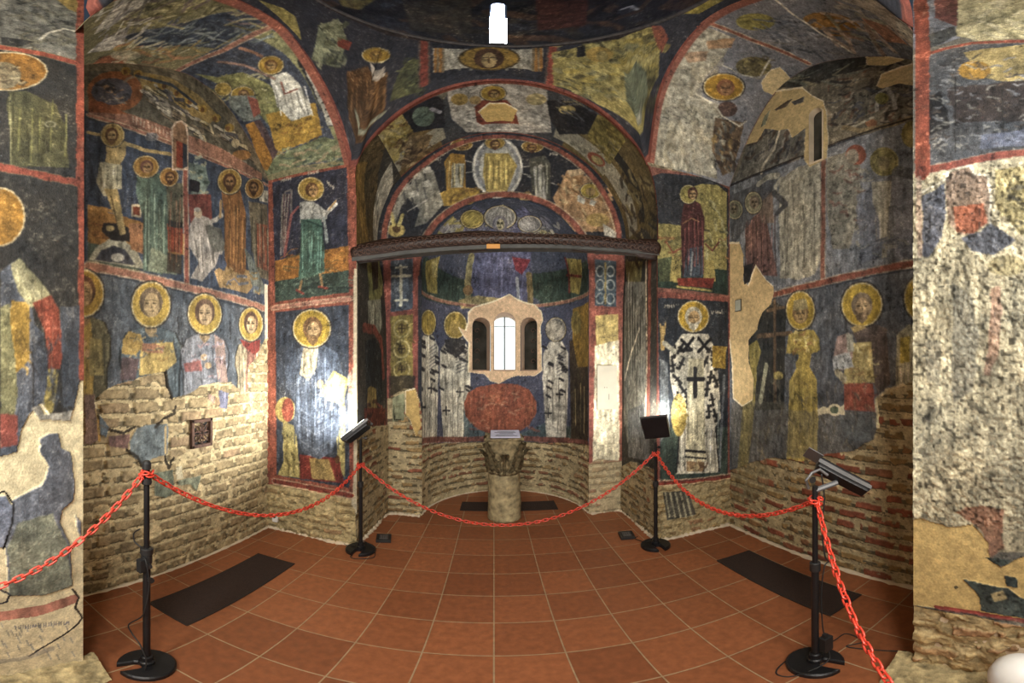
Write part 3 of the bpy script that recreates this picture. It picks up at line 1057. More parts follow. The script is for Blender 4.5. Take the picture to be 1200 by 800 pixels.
folds(s, 352, 380, 262, 322, hexc('54766a'), 10)
s.line([(357, 258), (378, 266)], 2, '233a34')
s.line([(380, 256), (384, 284)], 3.4, '8c9490')
s.line([(354, 330), (352, 339)], 3, 'a07c50'), s.line([(376, 322), (378, 334)], 3, 'a07c50'), s.line([(348, 340), (356, 344)], 2.5, '8a3a30'), s.line([(374, 336), (384, 338)], 2.5, '8a3a30')
halo(s, 365, 222, 15.5, 14, 'b28c3e'), head(s, 366, 224, 13, 13, '5a3a22', None, 'b08452', .1)
scribble(s, 330, 212, 6, 2.2, -.5), scribble(s, 362, 204, 6, 2.2, -.5), scribble(s, 384, 214, 4, 2.2, 2)
# lower panel
s.fill([(300, 357), (440, 348), (440, 590), (300, 570)], 'a2523f', 1)
s.fill([(323.5, 366), (409, 357), (410, 571), (325, 556)], '333a4c', 1)
s.fill([(332, 492), (347, 500), (353, 560), (326, 556), (333, 540)], 'a8985a'), s.fill([(394, 470), (404, 462), (405, 560), (396, 548)], 'a8985a')
busy(s, 330, 500, 350, 552, 16, ['6a5a30', 'd0c080'], 8, 1.5, 1, 1.4)
s.disc(335, 480, 12, 15, 'a8924e'), s.disc(338, 480, 7, 14, 'a34a38')
s.fill([(352, 532), (398, 536), (404, 566), (352, 560)], '7e2e28'), s.fill([(363, 536), (386, 538), (394, 563), (366, 560)], 'a88a50')
s.fill([(344, 412), (357, 404), (380, 404), (396, 414), (403, 442), (400, 500), (390, 528), (375, 538), (356, 530), (345, 502), (346, 470), (335, 452), (337, 430)], '4d5872')
folds(s, 344, 398, 416, 532, hexc('5d6a86'), 13)
for k in range(6):
    s.line([(352, 470 + 9 * k), (370, 482 + 9 * k), (392, 468 + 9 * k)], 1.4, ['39425a', '77829a'][k % 2], .7)
s.fill([(356, 408), (373, 408), (372, 430), (362, 446), (352, 438)], 'b0a488'), folds(s, 356, 371, 412, 440, hexc('b0a488'), 4)
s.fill([(391, 434), (409, 444), (402, 474), (375, 462)], 'c8b060'), s.fill([(393, 437), (406, 446), (400, 469), (380, 460)], 'd8c888')
s.fill([(386, 456), (402, 462), (398, 472), (382, 468)], 'd8c888', .6)
s.disc(376, 450, 4, 5, 'c0a070')
s.line([(400, 470), (404, 488)], 5, 'c8b060'), s.disc(396, 538, 3, 5, '5a3a24')
halo(s, 366, 385, 22.5, 22.5, 'd0a638'), head(s, 367, 387, 19, 21, '6a4a2e', '7a5a38', 'b89466')
s.fill([(408, 440), (415, 430), (415, 500), (409, 506)], 'c8bfa8', .55, .02)  # bright spot of the stand lamp on the panel edge, put into the colour
# below the panel rough stone and plaster, exposed edge of the jamb
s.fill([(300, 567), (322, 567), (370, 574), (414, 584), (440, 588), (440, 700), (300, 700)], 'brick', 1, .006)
cc = s.U[:, :] < 9
zz = (s.K == 1)
s.C = np.where(zz[..., None], s.C * .55 + hexc('9c8c62') * .45 * (1 + .5 * s.w1[..., None] + .4 * s.fine[..., None]), s.C)
s.H = np.where(zz, s.H + .05 * (s.w1 + s.w2) + .02, s.H)
s.fill([(415, 315), (440, 315), (440, 640), (412, 590), (415, 560), (414, 480)], 'b9b098', 1, .01, .0, 2)
band(s, [(322, 563), (365, 571), (412, 580)], 5, '8c3c30')
band(s, [(320, 361), (366, 355), (412, 350)], 3.4, PINK)

# ---------------------------------------------------------------- front right
s = FR
s.bk = dict(ch=.08, bw=.22, red=.25, cream=.4)
s.fill([(740, 140), (880, 140), (880, 352), (740, 345)], '8a5244', 1)
s.fill([(740, 180), (763, 196), (850, 214), (880, 225), (880, 150), (740, 150)], '8c7c60')
s.fill([(763, 207), (775, 203), (830, 209), (853, 222), (853, 346), (769, 337), (765, 300)], '2c2e35', 1)
s.fill([(765, 261), (800, 265), (806, 220), (822, 216), (840, 217), (851, 226), (851, 317), (765, 308)], '93854a')
busy(s, 768, 262, 850, 312, 40, ['a89a5c', '6a6238', '8a5a34', '4c4a34'], 10, 2, 3)
busy(s, 826, 222, 850, 300, 18, ['a8a070', '6a6238'], 12, 2, 2, 1.4)
s.fill([(765, 308), (851, 317), (853, 346), (769, 337)], '27372e')
s.fill([(770, 304), (790, 300), (788, 330), (772, 330)], '4a5034'), s.fill([(787, 300), (797, 302), (797, 332), (784, 330)], 'a08c4a'), s.fill([(824, 304), (836, 306), (838, 330), (824, 330)], 'a08c4a')
s.line([(780, 284), (788, 296), (800, 290)], 1.6, '8a4030'), s.line([(826, 286), (834, 294), (842, 284)], 1.6, '6a3028')
s.fill([(801, 238), (808, 234), (814, 236), (820, 239), (825, 256), (824, 292), (823, 325), (799, 325), (798, 290), (797, 262)], '4a2626')
s.fill([(805, 292), (823, 288), (823, 325), (800, 325)], '3c4452'), folds(s, 799, 823, 245, 322, hexc('6a3a34'), 10)
s.line([(811, 296), (809, 322)], 2, '9a9c9a'), s.line([(800, 262), (810, 256), (818, 260)], 1.4, '9a6a48')
s.fill([(793, 326), (837, 326), (834, 338), (794, 335)], '8a3226'), s.line([(793, 336), (833, 341)], 2, 'a8924a')
halo(s, 806, 228, 10, 11, '9c8c48'), head(s, 811, 228, 10, 11, '4a2a22', None, 'a88458')
# lower: standing bearded elder in a cross-patterned robe
s.fill([(740, 340), (880, 352), (880, 575), (740, 575)], '8f4a3e', 1)
s.fill([(770, 349), (853, 354), (852, 556), (773, 563)], '262b36', 1)
s.fill([(773, 500), (852, 500), (852, 556), (773, 563)], '34413a')
WV = 'c0b9a4'
s.fill([(799, 391), (829, 391), (838, 412), (842, 450), (844, 490), (838, 500), (842, 553), (792, 555), (797, 500), (790, 470), (785, 445), (784, 412)], WV, 1, .004)
for x, y, a_ in [(790, 412, .4), (788, 428, .2), (793, 444, -.4), (798, 426, .8), (797, 408, .9), (801, 458, -.3), (830, 410, -.5), (836, 426, -.2), (832, 442, .5), (838, 446, 0), (828, 456, .4), (834, 468, .2), (826, 424, .8), (830, 482, .3), (805, 470, .5), (838, 486, 0), (795, 466, .1)]:
    ca, sa = math.cos(a_ + 1.2), math.sin(a_ + 1.2)
    s.line([(x - 6.5 * ca, y - 6.5 * sa), (x + 6.5 * ca, y + 6.5 * sa), (x + 6.5 * ca - 3 * sa, y + 6.5 * sa + 3 * ca)], 3.4, BLACK, .92, .003)
    s.line([(x - 3 * sa, y + 3 * ca), (x + 3 * sa, y - 3 * ca)], 2.4, BLACK, .92, .003)
s.fill([(806, 420), (824, 420), (826, 540), (803, 540)], 'b9b090', 1, .003)
folds(s, 804, 825, 470, 520, hexc('b9b090'), 4)
folds(s, 826, 842, 490, 552, hexc(WV), 4), folds(s, 793, 804, 490, 552, hexc(WV), 3)
s.fill([(802, 526), (827, 528), (827, 531), (802, 529)], BLACK), s.fill([(802, 534), (827, 536), (827, 538), (802, 536)], BLACK), s.fill([(804, 540), (825, 541), (824, 552), (804, 552)], '8a6a48')
busy(s, 804, 540, 822, 550, 8, ['5a3a28', 'c0a878'], 6, 1.5)
s.line([(798, 398), (810, 410), (798, 411)], 3.5, BLACK), s.line([(812, 396), (800, 412)], 3.5, BLACK)
s.line([(818, 396), (830, 412)], 3.5, BLACK), s.line([(832, 397), (818, 412)], 3.5, BLACK)
s.line([(814, 432), (814, 464)], 5, BLACK, 1, .002), s.line([(806, 444), (823, 444)], 5, BLACK, 1, .002)
s.line([(842, 470), (840, 520)], 2, '7a807a'), s.line([(848, 440), (842, 552)], 3, '6a7078', .8), s.line([(796, 500), (792, 553)], 1.6, BLACK), s.line([(838, 500), (842, 552)], 1.6, BLACK)
s.line([(776, 408), (775, 384)], 5, 'a8884e'), s.line([(774, 392), (773, 380)], 1.8, 'a8884e'), s.line([(778, 392), (779, 378)], 1.8, 'a8884e'), s.line([(778, 402), (790, 412)], 6, 'a8a490')
s.fill([(834, 405), (850, 406), (850, 432), (834, 430)], 'b08a34'), busy(s, 836, 408, 846, 428, 8, ['d0ac50', '7a5a24'], 6, 1.4)
s.disc(795, 486, 9, 25, 'c0a24e'), busy(s, 788, 464, 800, 506, 16, ['dcc880', '9a7c34'], 6, 1.6)
halo(s, 812, 371, 18.5, 18.5, 'c89c32'), head(s, 812, 373, 17, 18, 'b0a890', 'b8b098', 'b08c5c')
scribble(s, 779, 359, 5, 2.4, 0), scribble(s, 833, 366, 6, 2.4, 0)
s.fill([(773, 420), (782, 425), (784, 500), (773, 520)], '9aa0a0', .5, .02)
s.fill([(740, 568), (771, 566), (855, 558), (880, 556), (880, 680), (740, 680)], 'brick', 1, .006)
zz = (s.K == 1)
s.C = np.where(zz[..., None], s.C * .45 + hexc('93835e') * .55 * (1 + .5 * s.w1[..., None] + .5 * s.fine[..., None]), s.C)
s.H = np.where(zz, s.H + .04 * (s.w1 + s.w2) + .012, s.H)
band(s, [(772, 566), (812, 563), (856, 557)], 4, '7a3a30')
s.fill([(776, 576), (806, 574), (815, 602), (781, 609)], '4a463c', 1, .008, .011, 0)
for k in range(5):
    s.line([(779 + 6 * k, 577), (784 + 6.5 * k, 605)], 2, 'a09878', 1)
s.fill([(857, 346), (866, 346), (866, 620), (857, 620)], '8a7a5e', .5)

# ---------------------------------------------------------------- right wall
s = WR
s.bk = dict(ch=.092, bw=.26, red=.60, cream=.20, tint=.15, bhf=.44)
s.fill([(840, 20), (1120, 20), (1120, 140), (1000, 162), (945, 182), (857, 216), (840, 216)], '6c6556', 1)
busy(s, 960, 84, 1070, 150, 90, ['8a7a62', '35302e', '6a4a3a', 'a09684', '4a4c54'], 12, 2.4, 5, -.3)
s.fill([(905, 104), (940, 82), (1000, 66), (1050, 66), (1020, 80), (975, 92), (940, 102)], '3c3d3a')
busy(s, 910, 72, 1040, 98, 34, ['6e7468', '25262a', '8a8468'], 22, 2, 2, -.32)
s.line([(1028, 130), (1030, 110), (1040, 104), (1048, 116), (1050, 128)], 3.5, 'b0aca0'), s.disc(1034, 116, 8, 7, '8a8040')
s.disc(1022, 145, 7, 5, 'a06a4a'), s.line([(992, 152), (1004, 148), (1024, 138)], 3, 'b0aa94'), s.line([(990, 150), (1010, 154), (1050, 146), (1074, 136)], 6, '8a7858')
s.fill([(878, 168), (900, 150), (930, 150), (946, 150), (944, 182), (905, 196), (862, 214)], '6c6a62'), busy(s, 872, 156, 940, 196, 36, ['8c8a80', '44454c', '57463a'], 12, 2.6, 4, -.9)
s.line([(916, 150), (908, 176), (894, 196), (893, 206)], 2.6, 'c8bfa8')
s.line([(857, 218), (905, 197), (945, 182), (1000, 161), (1075, 138)], 2, '2c2622')
# scenes in worn greys
s.fill([(850, 222), (905, 200), (945, 185), (1000, 164), (1090, 138), (1090, 312), (970, 330), (905, 346), (850, 352)], '757a84', 1)
s.fill([(914, 212), (936, 196), (962, 190), (964, 300), (956, 322), (938, 328), (915, 326), (914, 262)], 'a09c8a', 1, .03)
folds(s, 918, 960, 210, 322, hexc('8a8778'), 16, 0, 1.12, .8, 2)
s.line([(932, 208), (916, 210), (908, 222), (914, 232), (926, 232)], 5, 'a39f90')
s.fill([(874, 262), (890, 250), (900, 262), (908, 300), (912, 324), (876, 322)], '75544e'), s.fill([(886, 236), (906, 222), (908, 262), (894, 262)], '7d6a5e')
s.fill([(855, 230), (890, 215), (905, 205), (908, 222), (890, 240), (880, 262), (858, 290)], '4a4d56', .8)
folds(s, 876, 910, 250, 322, hexc('805850'), 9)
halo(s, 884, 238, 10, 13, '8e8a6e'), head(s, 885, 238, 10, 12, '75685a', None, '8a7a64'), halo(s, 862, 246, 9, 11, '7a7a62'), head(s, 861, 246, 9, 10, '6a6256', None, '84785f')
s.line([(890, 216), (900, 208), (912, 206)], 6, '9a988a')
s.line([(908, 226), (922, 240), (912, 250)], 6, '3a3c42', .8)
band(s, [(966, 190), (965, 325)], 5, '8f5a4c', '9a8c78')
s.fill([(970, 185), (1008, 175), (1010, 240), (996, 292), (976, 292), (970, 250)], '837f70', .9, .03)
busy(s, 972, 200, 1012, 286, 40, ['9a9684', '6a6a60', '7a5a50', 'a09a88'], 10, 2.4)
s.disc(1004, 182, 12, 12, '93503e'), s.disc(1000, 184, 7.5, 9, '8a8070'), busy(s, 984, 196, 1016, 214, 14, ['6a4a44', '9a988c'], 9, 2)
s.fill([(1004, 230), (1030, 215), (1036, 300), (1010, 310)], '6a7086', .7, .03), s.fill([(1046, 212), (1062, 214), (1070, 240), (1072, 300), (1050, 302)], '7c8090', .8, .03)
s.fill([(1022, 214), (1046, 212), (1045, 232), (1041, 262), (1040, 302), (1035, 304), (1032, 262), (1024, 238)], 'a5a190'), s.line([(1026, 222), (1034, 232), (1044, 224)], 2.4, 'b4b0a0')
folds(s, 1026, 1044, 220, 290, hexc('a8a494'), 5, 0, 1.15, .75)
s.disc(1037, 190, 17, 17, '8f8450'), s.disc(1036, 192, 7, 9, '8a7c56'), s.ring(1037, 190, 14, 14, 1.2, '6f663c')
s.disc(1070, 158, 13, 16, '8a7a44'), s.line([(1052, 200), (1072, 206)], 12, '565a60', .8)
busy(s, 1006, 280, 1072, 306, 30, ['7a8092', '8a8c84', '565c6e'], 14, 2, 3)
band(s, [(858, 356), (905, 346), (970, 330), (1075, 308)], 6, '9a5544', 'b0a088')
# lower row
s.fill([(850, 360), (905, 352), (970, 336), (1090, 314), (1090, 560), (850, 560)], '565b66', 1)
s.fill([(868, 330), (868, 480), (920, 480), (922, 360), (905, 352)], '30312f')
s.line([(909, 352), (909, 470)], 4, '66503c'), s.line([(889, 394), (928, 390)], 4.5, '66503c'), s.line([(900, 364), (920, 360)], 3, '66503c')
s.fill([(878, 405), (888, 398), (893, 412), (888, 430), (886, 470), (876, 560), (864, 560), (872, 470), (880, 430)], '8a7a3c')
s.line([(899, 428), (892, 470)], 5, '8a8a72'), s.disc(913, 440, 6, 5, '9a8a4e')
s.fill([(925, 392), (938, 386), (954, 386), (961, 396), (962, 412), (952, 414), (950, 430), (958, 445), (960, 490), (958, 545), (922, 545), (925, 490), (926, 446), (934, 432), (933, 412), (922, 416)], 'b29a4c')
folds(s, 926, 957, 440, 540, hexc('b29a4c'), 7, 0, 1.2, .72)
busy(s, 928, 390, 958, 412, 18, ['d8c480', '8a6430', 'a87a4a'], 6, 1.8)
s.line([(924, 416), (930, 424), (935, 418)], 5, '4a5058'), s.line([(961, 414), (955, 422)], 5, '4a5058')
halo(s, 939, 364, 17, 23, 'c4a03c'), head(s, 939, 368, 16, 20, '8a6a44', None, 'b08e5c'), s.fill([(931, 352), (946, 350), (948, 362), (930, 364)], '94865c')
s.fill([(1000, 388), (1025, 380), (1040, 384), (1044, 450), (1030, 462), (1022, 440)], '5a4e4a')
s.fill([(1000, 402), (1022, 400), (1026, 448), (988, 450), (992, 420)], 'b8a468'), busy(s, 994, 404, 1022, 446, 22, ['d4c890', '8a7440', 'a08050'], 8, 1.8)
s.fill([(982, 394), (996, 390), (1000, 410), (1000, 430), (984, 434), (976, 424)], '9a8078'), s.fill([(976, 418), (996, 412), (1002, 430), (978, 434)], 'b0b4b4'), s.fill([(992, 390), (1000, 392), (1002, 412), (994, 412)], 'b4b4a4')
s.line([(982, 436), (990, 444)], 8, 'b4a888')
s.fill([(990, 449), (1024, 449), (1026, 482), (990, 480)], 'a05040'), busy(s, 992, 452, 1020, 478, 12, ['b87058', '7c3c34'], 9, 1.8)
halo(s, 1011, 357, 24, 26, 'cba63c'), head(s, 1011, 360, 21, 23, '7a6a58', '6f5c48', 'b49670')
s.fill([(998, 384), (1008, 380), (1016, 384), (1002, 390)], 'a8905c')
s.fill([(1052, 392), (1066, 380), (1090, 384), (1090, 470), (1050, 450)], 'b0a888'), s.fill([(1056, 396), (1068, 394), (1066, 424), (1056, 426)], 'c0a444'), folds(s, 1050, 1074, 420, 450, hexc('a89a94'), 6)
halo(s, 1081, 350, 21, 27, 'c8a43c')
s.fill([(925, 480), (990, 482), (1030, 486), (1026, 520), (960, 534), (905, 538), (858, 548), (858, 470), (920, 470)], '6f6b5c', .45, .05)
s.fill([(985, 484), (1022, 484), (1022, 514), (990, 520)], '5a626a', .6, .03)
busy(s, 862, 440, 1024, 534, 120, ['4a463e', '8c8064', '5c5648', '3a3836'], 12, 2, 2, 1.4, .45)
s.fill([(959, 480), (966, 476), (972, 478), (972, 484), (960, 486)], 'd0c8ac', 1, .004, .012, 2), s.fill([(984, 478), (990, 474), (991, 486), (986, 486)], 'd0c8ac', 1, .004, .012, 2), s.disc(979, 480, 8, 7, 'd0c8ac', h=.013, kind=2), s.disc(979, 480, 5, 4.5, '5f6a58')
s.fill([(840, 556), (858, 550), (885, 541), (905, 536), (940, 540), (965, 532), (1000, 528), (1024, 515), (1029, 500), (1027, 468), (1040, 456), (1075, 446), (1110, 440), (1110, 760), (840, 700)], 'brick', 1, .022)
s.line([(1029, 500), (1027, 468), (1040, 456), (1060, 450)], 3, 'd6c8a2', 1, .02)
s.fill([(858, 550), (900, 537), (902, 570), (880, 590), (858, 585)], '7a7258', .5, .05)
lacuna(s, [(850, 288), (856, 286), (868, 286), (872, 300), (872, 330), (878, 336), (882, 324), (887, 312), (893, 322), (899, 330), (907, 336), (907, 345), (904, 357), (894, 366), (890, 376), (888, 386), (878, 398), (878, 424), (884, 443), (883, 467), (871, 475), (861, 466), (859, 420), (856, 395), (850, 380)], 'c9b184')
s.fill([(872, 312), (884, 308), (880, 330), (873, 334)], '2d2c30', 1, .01, .010, 0)
lacuna(s, [(905, 109), (925, 106), (941, 104), (952, 113), (965, 120), (969, 132), (971, 166), (969, 186), (950, 196), (943, 188), (945, 150), (937, 156), (929, 162), (924, 151), (914, 153), (897, 151), (888, 166), (874, 170), (886, 143)], 'c4b083')
s.fill([(908, 129), (924, 118), (930, 116), (922, 126), (910, 130)], '5a4c40', 1, .006, .010, 0), s.fill([(928, 120), (944, 113), (942, 120), (932, 124)], '4a4a4c', 1, .006, .010, 0)
s.fill([(896, 137), (904, 128), (898, 146), (892, 150)], '8a8c70', 1, .006, .010, 0)
lacuna(s, [(1016, 68), (1024, 64), (1060, 71), (1041, 77), (1018, 77)], 'd8c492')
lacuna(s, [(1029, 102), (1035, 88), (1054, 81), (1080, 73), (1080, 102), (1054, 98), (1035, 104)], 'd0bc8c')

# ---------------------------------------------------------------- arm vaults
s = VL
s.C[:] = hexc('77704e')
s.fill([(200, 86), (330, 26), (350, 60), (385, 110), (408, 186), (310, 204), (290, 160), (250, 105)], '3a4052', 1, .02)
s.fill([(285, 40), (320, 35), (345, 52), (362, 62), (372, 88), (385, 130), (404, 172), (396, 176), (372, 120), (352, 82), (330, 60)], '7f7c52')
s.fill([(227, 86), (256, 90), (285, 84), (318, 100), (330, 125), (318, 150), (290, 118), (255, 98)], '7a7848'), busy(s, 232, 84, 320, 120, 24, ['a8a47c', '5c5c38', '8a8450'], 12, 2, 3, .3)
s.fill([(312, 134), (370, 120), (378, 158), (324, 182)], 'b08430'), busy(s, 318, 128, 370, 168, 30, ['8a5a24', 'd0a040'], 10, 1.6, 2, -.3)
s.fill([(309, 198), (322, 184), (380, 160), (404, 168), (410, 184), (360, 192), (312, 206)], '5f6648'), busy(s, 312, 172, 400, 196, 44, ['7f8464', '3c4a40', '8e7a5c'], 12, 2, 2, -.2)
s.fill([(316, 90), (336, 84), (350, 96), (366, 128), (366, 134), (342, 142), (325, 124), (322, 110)], 'b4b2a4'), folds(s, 320, 362, 94, 136, hexc('b4b2a4'), 10, 8)
s.line([(330, 96), (334, 110), (350, 104)], 1.6, '8a4a3a')
s.line([(282, 56), (300, 62), (318, 72)], 4, '9a6a50'), s.line([(256, 72), (286, 76), (322, 92)], 3, '8a6a5c')
halo(s, 318, 76, 15, 11, 'b0842e'), head(s, 318, 77, 13, 10, '6a4422', None, 'b08850')
s.disc(360, 72, 11, 9.5, '24262a'), s.disc(361, 72, 8, 7, 'aaa99c'), s.line([(356, 72), (366, 72)], 1.3, '4a4a46'), s.line([(361, 68), (361, 77)], 1.2, '5a5a54')
s.fill([(354, 82), (358, 78), (376, 80), (396, 148), (384, 148)], '2a2b30'), s.fill([(358, 83), (373, 80), (392, 142), (394, 147), (384, 147)], 'b0ae9e')
for k in range(7):
    s.disc(366 + 3.2 * k, 88 + 8 * k, 1.3, 1.2, '26262a')
halo(s, 285, 110, 14, 9, 'b08a36'), head(s, 286, 111, 11, 9, '6a4a30', None, 'a07c50')
halo(s, 262, 104, 10, 8, 'a88a40'), s.fill([(268, 112), (300, 112), (306, 140), (286, 142), (270, 126)], '6a7068'), s.fill([(290, 112), (302, 116), (306, 132), (298, 138)], '9a5040')
s.fill([(288, 146), (298, 142), (320, 188), (314, 200), (306, 196)], 'b0742c'), s.fill([(298, 142), (306, 140), (326, 178), (320, 188)], '4a3838')
# crown side
s.fill([(142, 42), (200, 30), (300, 8), (330, 12), (296, 32), (250, 56), (165, 56)], '333c50'), busy(s, 160, 30, 300, 56, 60, ['8a9494', '50586a', '6e7a78'], 20, 2, 2, -.25)
busy(s, 110, 0, 300, 30, 70, ['a09662', '5f5a38', '6a5a58', 'b3a878'], 34, 2.6, 4, -.28)
s.fill([(100, 62), (120, 46), (148, 30), (140, 50), (128, 58)], 'bdb9ac'), s.fill([(108, 40), (126, 14), (142, 0), (176, 0), (152, 14), (130, 30)], 'b8b2a0')
busy(s, 104, 8, 160, 56, 26, ['8d8a88', 'd2cdbc', '6a6258'], 24, 2, 3, -.8)
s.fill([(104, 78), (118, 66), (150, 62), (148, 72), (128, 80)], 'a8603e')
busy(s, 130, 54, 225, 74, 50, ['a8884c', 'b07a54', '6a6a50', 'bdb592'], 20, 2.4, 3, -.1)
s.disc(146, 64, 18, 6, 'b3ab8c', .8)
band(s, [(207, 82), (262, 58), (327, 27)], 5, PINK)
s.fill([(290, 0), (330, 30), (345, 48), (330, 20), (315, 0)], '8a7a44', .8)
e = 0
s.C[(s.V < .045)] = hexc('9a5240')
s.C[(s.V > .83)] = hexc('a2604c')
s = VR
s.C[:] = hexc('777982')
s.fill([(755, 200), (764, 113), (784, 71), (826, 31), (862, 44), (849, 65), (815, 110), (840, 122), (846, 136), (835, 176), (840, 210), (800, 200)], 'a09a86', 1, .02)
busy(s, 772, 60, 840, 190, 80, ['b0ab98', '8c8268', 'a89e84', '9a907c'], 16, 5, 5, 1.2, .5)
s.fill([(800, 62), (830, 60), (826, 72), (806, 74)], 'a8704c', .5, .02), s.fill([(828, 48), (862, 44), (856, 56), (830, 58)], 'b07a4e', .7, .02)
s.fill([(838, 138), (872, 144), (866, 172), (858, 200), (846, 206), (834, 176)], '6a543e', 1, .02), busy(s, 838, 140, 866, 200, 40, ['8a7044', '3c3028', '8a8878', '4a4a48'], 9, 3, 4, 1.2)
halo(s, 848, 102, 24, 16, 'bf8a2a'), head(s, 850, 104, 18, 15, '8a5434', None, '9a6a44')
s.disc(852, 128, 12, 9, '55403a'), s.disc(883, 78, 21, 12, '6c6240'), busy(s, 866, 70, 896, 84, 12, ['8a7c48', '4a4434'], 10, 2)
s.disc(886, 25, 23, 10, '9c9048'), s.disc(977, 28, 34, 13, 'a8702e', ang=.2), s.disc(958, 24, 16, 7, 'b9803a', ang=.2)
busy(s, 880, 20, 1070, 60, 90, ['4e5460', '858890', '5e6474', '71706c'], 30, 2.4, 3, .25)
busy(s, 960, 0, 1080, 40, 50, ['a8a090', '8a6a54', 'b49a84', '8c8a70'], 34, 3, 3, .55)
s.fill([(1010, 20), (1040, 30), (1066, 52), (1040, 48)], 'a06a50')
s.fill([(985, 0), (1030, 0), (1070, 40), (1076, 62), (1050, 34), (1020, 12)], 'b0a08a', .8, .02), s.line([(1044, 0), (1066, 24), (1072, 44)], 5, 'd0c8b4')
band(s, [(832, 27), (880, 46), (948, 74)], 4, '9a5a48')
s.line([(911, 0), (931, 17), (962, 38), (999, 61)], 2, 'd8d0bc'), s.line([(842, 74), (870, 88), (890, 92), (902, 70)], 1.6, 'b8b4a4'), s.line([(815, 110), (836, 122), (846, 136), (866, 148), (874, 142)], 2, 'c8bfa8')
lacuna(s, [(895, 107), (892, 98), (903, 83), (914, 79), (926, 92), (920, 104), (906, 112)], 'cdbb90')
s.C[(s.V < .04)] = hexc('9a5848')
s.C[(s.V > .85)] = hexc('76564c')

# ---------------------------------------------------------------- sanctuary bay
s = BV
s.C[:] = hexc('3a3f48')
e_ = (uR - uL) * .24
s.C[s.U < uL + e_] = hexc('6a5534')
s.C[s.U > uR - e_] = hexc('6e5f3a')
s.C[(s.U > uR - e_) & (s.V > .30) & (s.V < .42)] = hexc('2c2b28')
s.C[((s.U > uR - e_ * 1.2) | (s.U < uL + e_ * 1.1)) & (s.V > .50) & (s.V < .74)] = hexc('94907c')
s.fill([(430, 215), (440, 160), (470, 130), (482, 150), (470, 175), (455, 215)], 'a09058', 1, .02), busy(s, 440, 135, 482, 185, 44, ['c2ac5a', '8a7436', 'a09470', '6a4e30'], 10, 2.6)
s.fill([(468, 128), (520, 112), (522, 150), (486, 156)], '23252f'), s.disc(497, 137, 13, 12, '56685c'), s.line([(506, 128), (516, 132)], 4, '8a8c9c')
s.fill([(480, 160), (508, 158), (500, 178), (470, 200)], '6e5a3e'), busy(s, 466, 162, 505, 200, 20, ['9a7c50', '4a382a', 'b09870'], 9, 2.4)
s.fill([(524, 106), (540, 100), (640, 104), (646, 156), (600, 160), (548, 156), (530, 140)], 'a19e94', 1, .01)
s.fill([(500, 104), (530, 98), (524, 112), (520, 118)], '6c6a5c'), s.disc(539, 117, 10, 7, 'a88a48'), s.disc(628, 117, 12, 7, 'a89a6c'), s.disc(557, 118, 7, 5, 'a88c58')
s.fill([(556, 126), (566, 118), (594, 118), (604, 130), (608, 146), (560, 148)], '8a4030')
halo(s, 578, 110, 15, 9, 'b08c34'), head(s, 579, 111, 12, 8, '5a3c24', None, 'b09058')
lacuna(s, [(562, 132), (574, 122), (592, 122), (606, 130), (600, 143), (588, 142), (570, 144)], 'c9ae72')
s.line([(545, 140), (575, 153), (615, 154), (640, 146)], 2.4, 'c8c4b8')
s.fill([(640, 118), (690, 122), (704, 136), (686, 158), (655, 158), (644, 140)], '25262c'), s.disc(664, 129, 10, 5, 'a3935c'), busy(s, 648, 112, 700, 132, 14, ['8a8260', '4a4f5c'], 16, 2, 2, .4)
s.fill([(700, 134), (724, 150), (744, 190), (752, 240), (740, 240), (728, 205), (690, 165), (688, 158)], '82743c', 1, .02), busy(s, 694, 140, 746, 210, 60, ['a08c44', '5c5028', '8c8058'], 12, 2.6, 3, .9)
s.fill([(655, 163), (690, 172), (722, 205), (736, 270), (724, 270), (712, 215), (690, 190)], '8f8c78', 1, .01), s.disc(698, 187, 12, 6, 'a0523c', ang=.6), s.disc(699, 188, 8, 4, '9a8a58', ang=.6)
s.C[(s.V < .05)] = hexc('93493a')
s.C[(s.V > .83)] = hexc('93493a')
for s in (BL, BR):
    s.C[:] = hexc('3a3833')
    s.bk = dict(ch=.08, bw=.22, red=.25, cream=.45)
s = BL
s.fill([(412, 150), (462, 150), (462, 304), (412, 304)], '54452c', 1, .03)
s.fill([(418, 300), (418, 190), (432, 190), (436, 300)], '8a6a34', 1, .02), s.fill([(440, 290), (446, 215), (460, 190), (462, 215), (452, 290)], 'aaa592')
s.line([(440, 310), (452, 310)], 2, '8a4a3a')
s.fill([(431, 306), (449, 306), (449, 345), (445, 352), (434, 352)], '7d7c46'), s.fill([(436, 306), (444, 306), (444, 338), (438, 340)], '3c3024')
s.fill([(432, 352), (447, 350), (449, 380), (446, 392), (433, 390)], '8c8e7a'), folds(s, 433, 447, 356, 388, hexc('9a9c88'), 4)
s.line([(428, 384), (440, 386), (448, 400), (450, 440)], 5, '93493a')
s.fill([(429, 400), (440, 396), (448, 410), (450, 478), (430, 480)], '25292c'), s.fill([(432, 455), (436, 452), (442, 456), (443, 478), (431, 478)], '86703c')
s.fill([(428, 478), (452, 478), (454, 500), (428, 500)], '6a3026'), busy(s, 430, 470, 450, 498, 14, ['8a4030', '3c2420'], 6, 2)
band(s, [(453, 306), (455, 500)], 3.5, '84433a', '6a5a4c')
s.fill([(418, 505), (430, 500), (460, 498), (460, 640), (418, 660)], 'stone', 1, .01)
s = BR
s.C[s.U < uR + .9] = hexc('6b5a38')
s.C[(s.U < uR + .85) & (s.V > .50) & (s.V < .74)] = hexc('94907c')
s.C[(s.U < uR + .9) & (s.V > .30) & (s.V < .42)] = hexc('2c2b28')
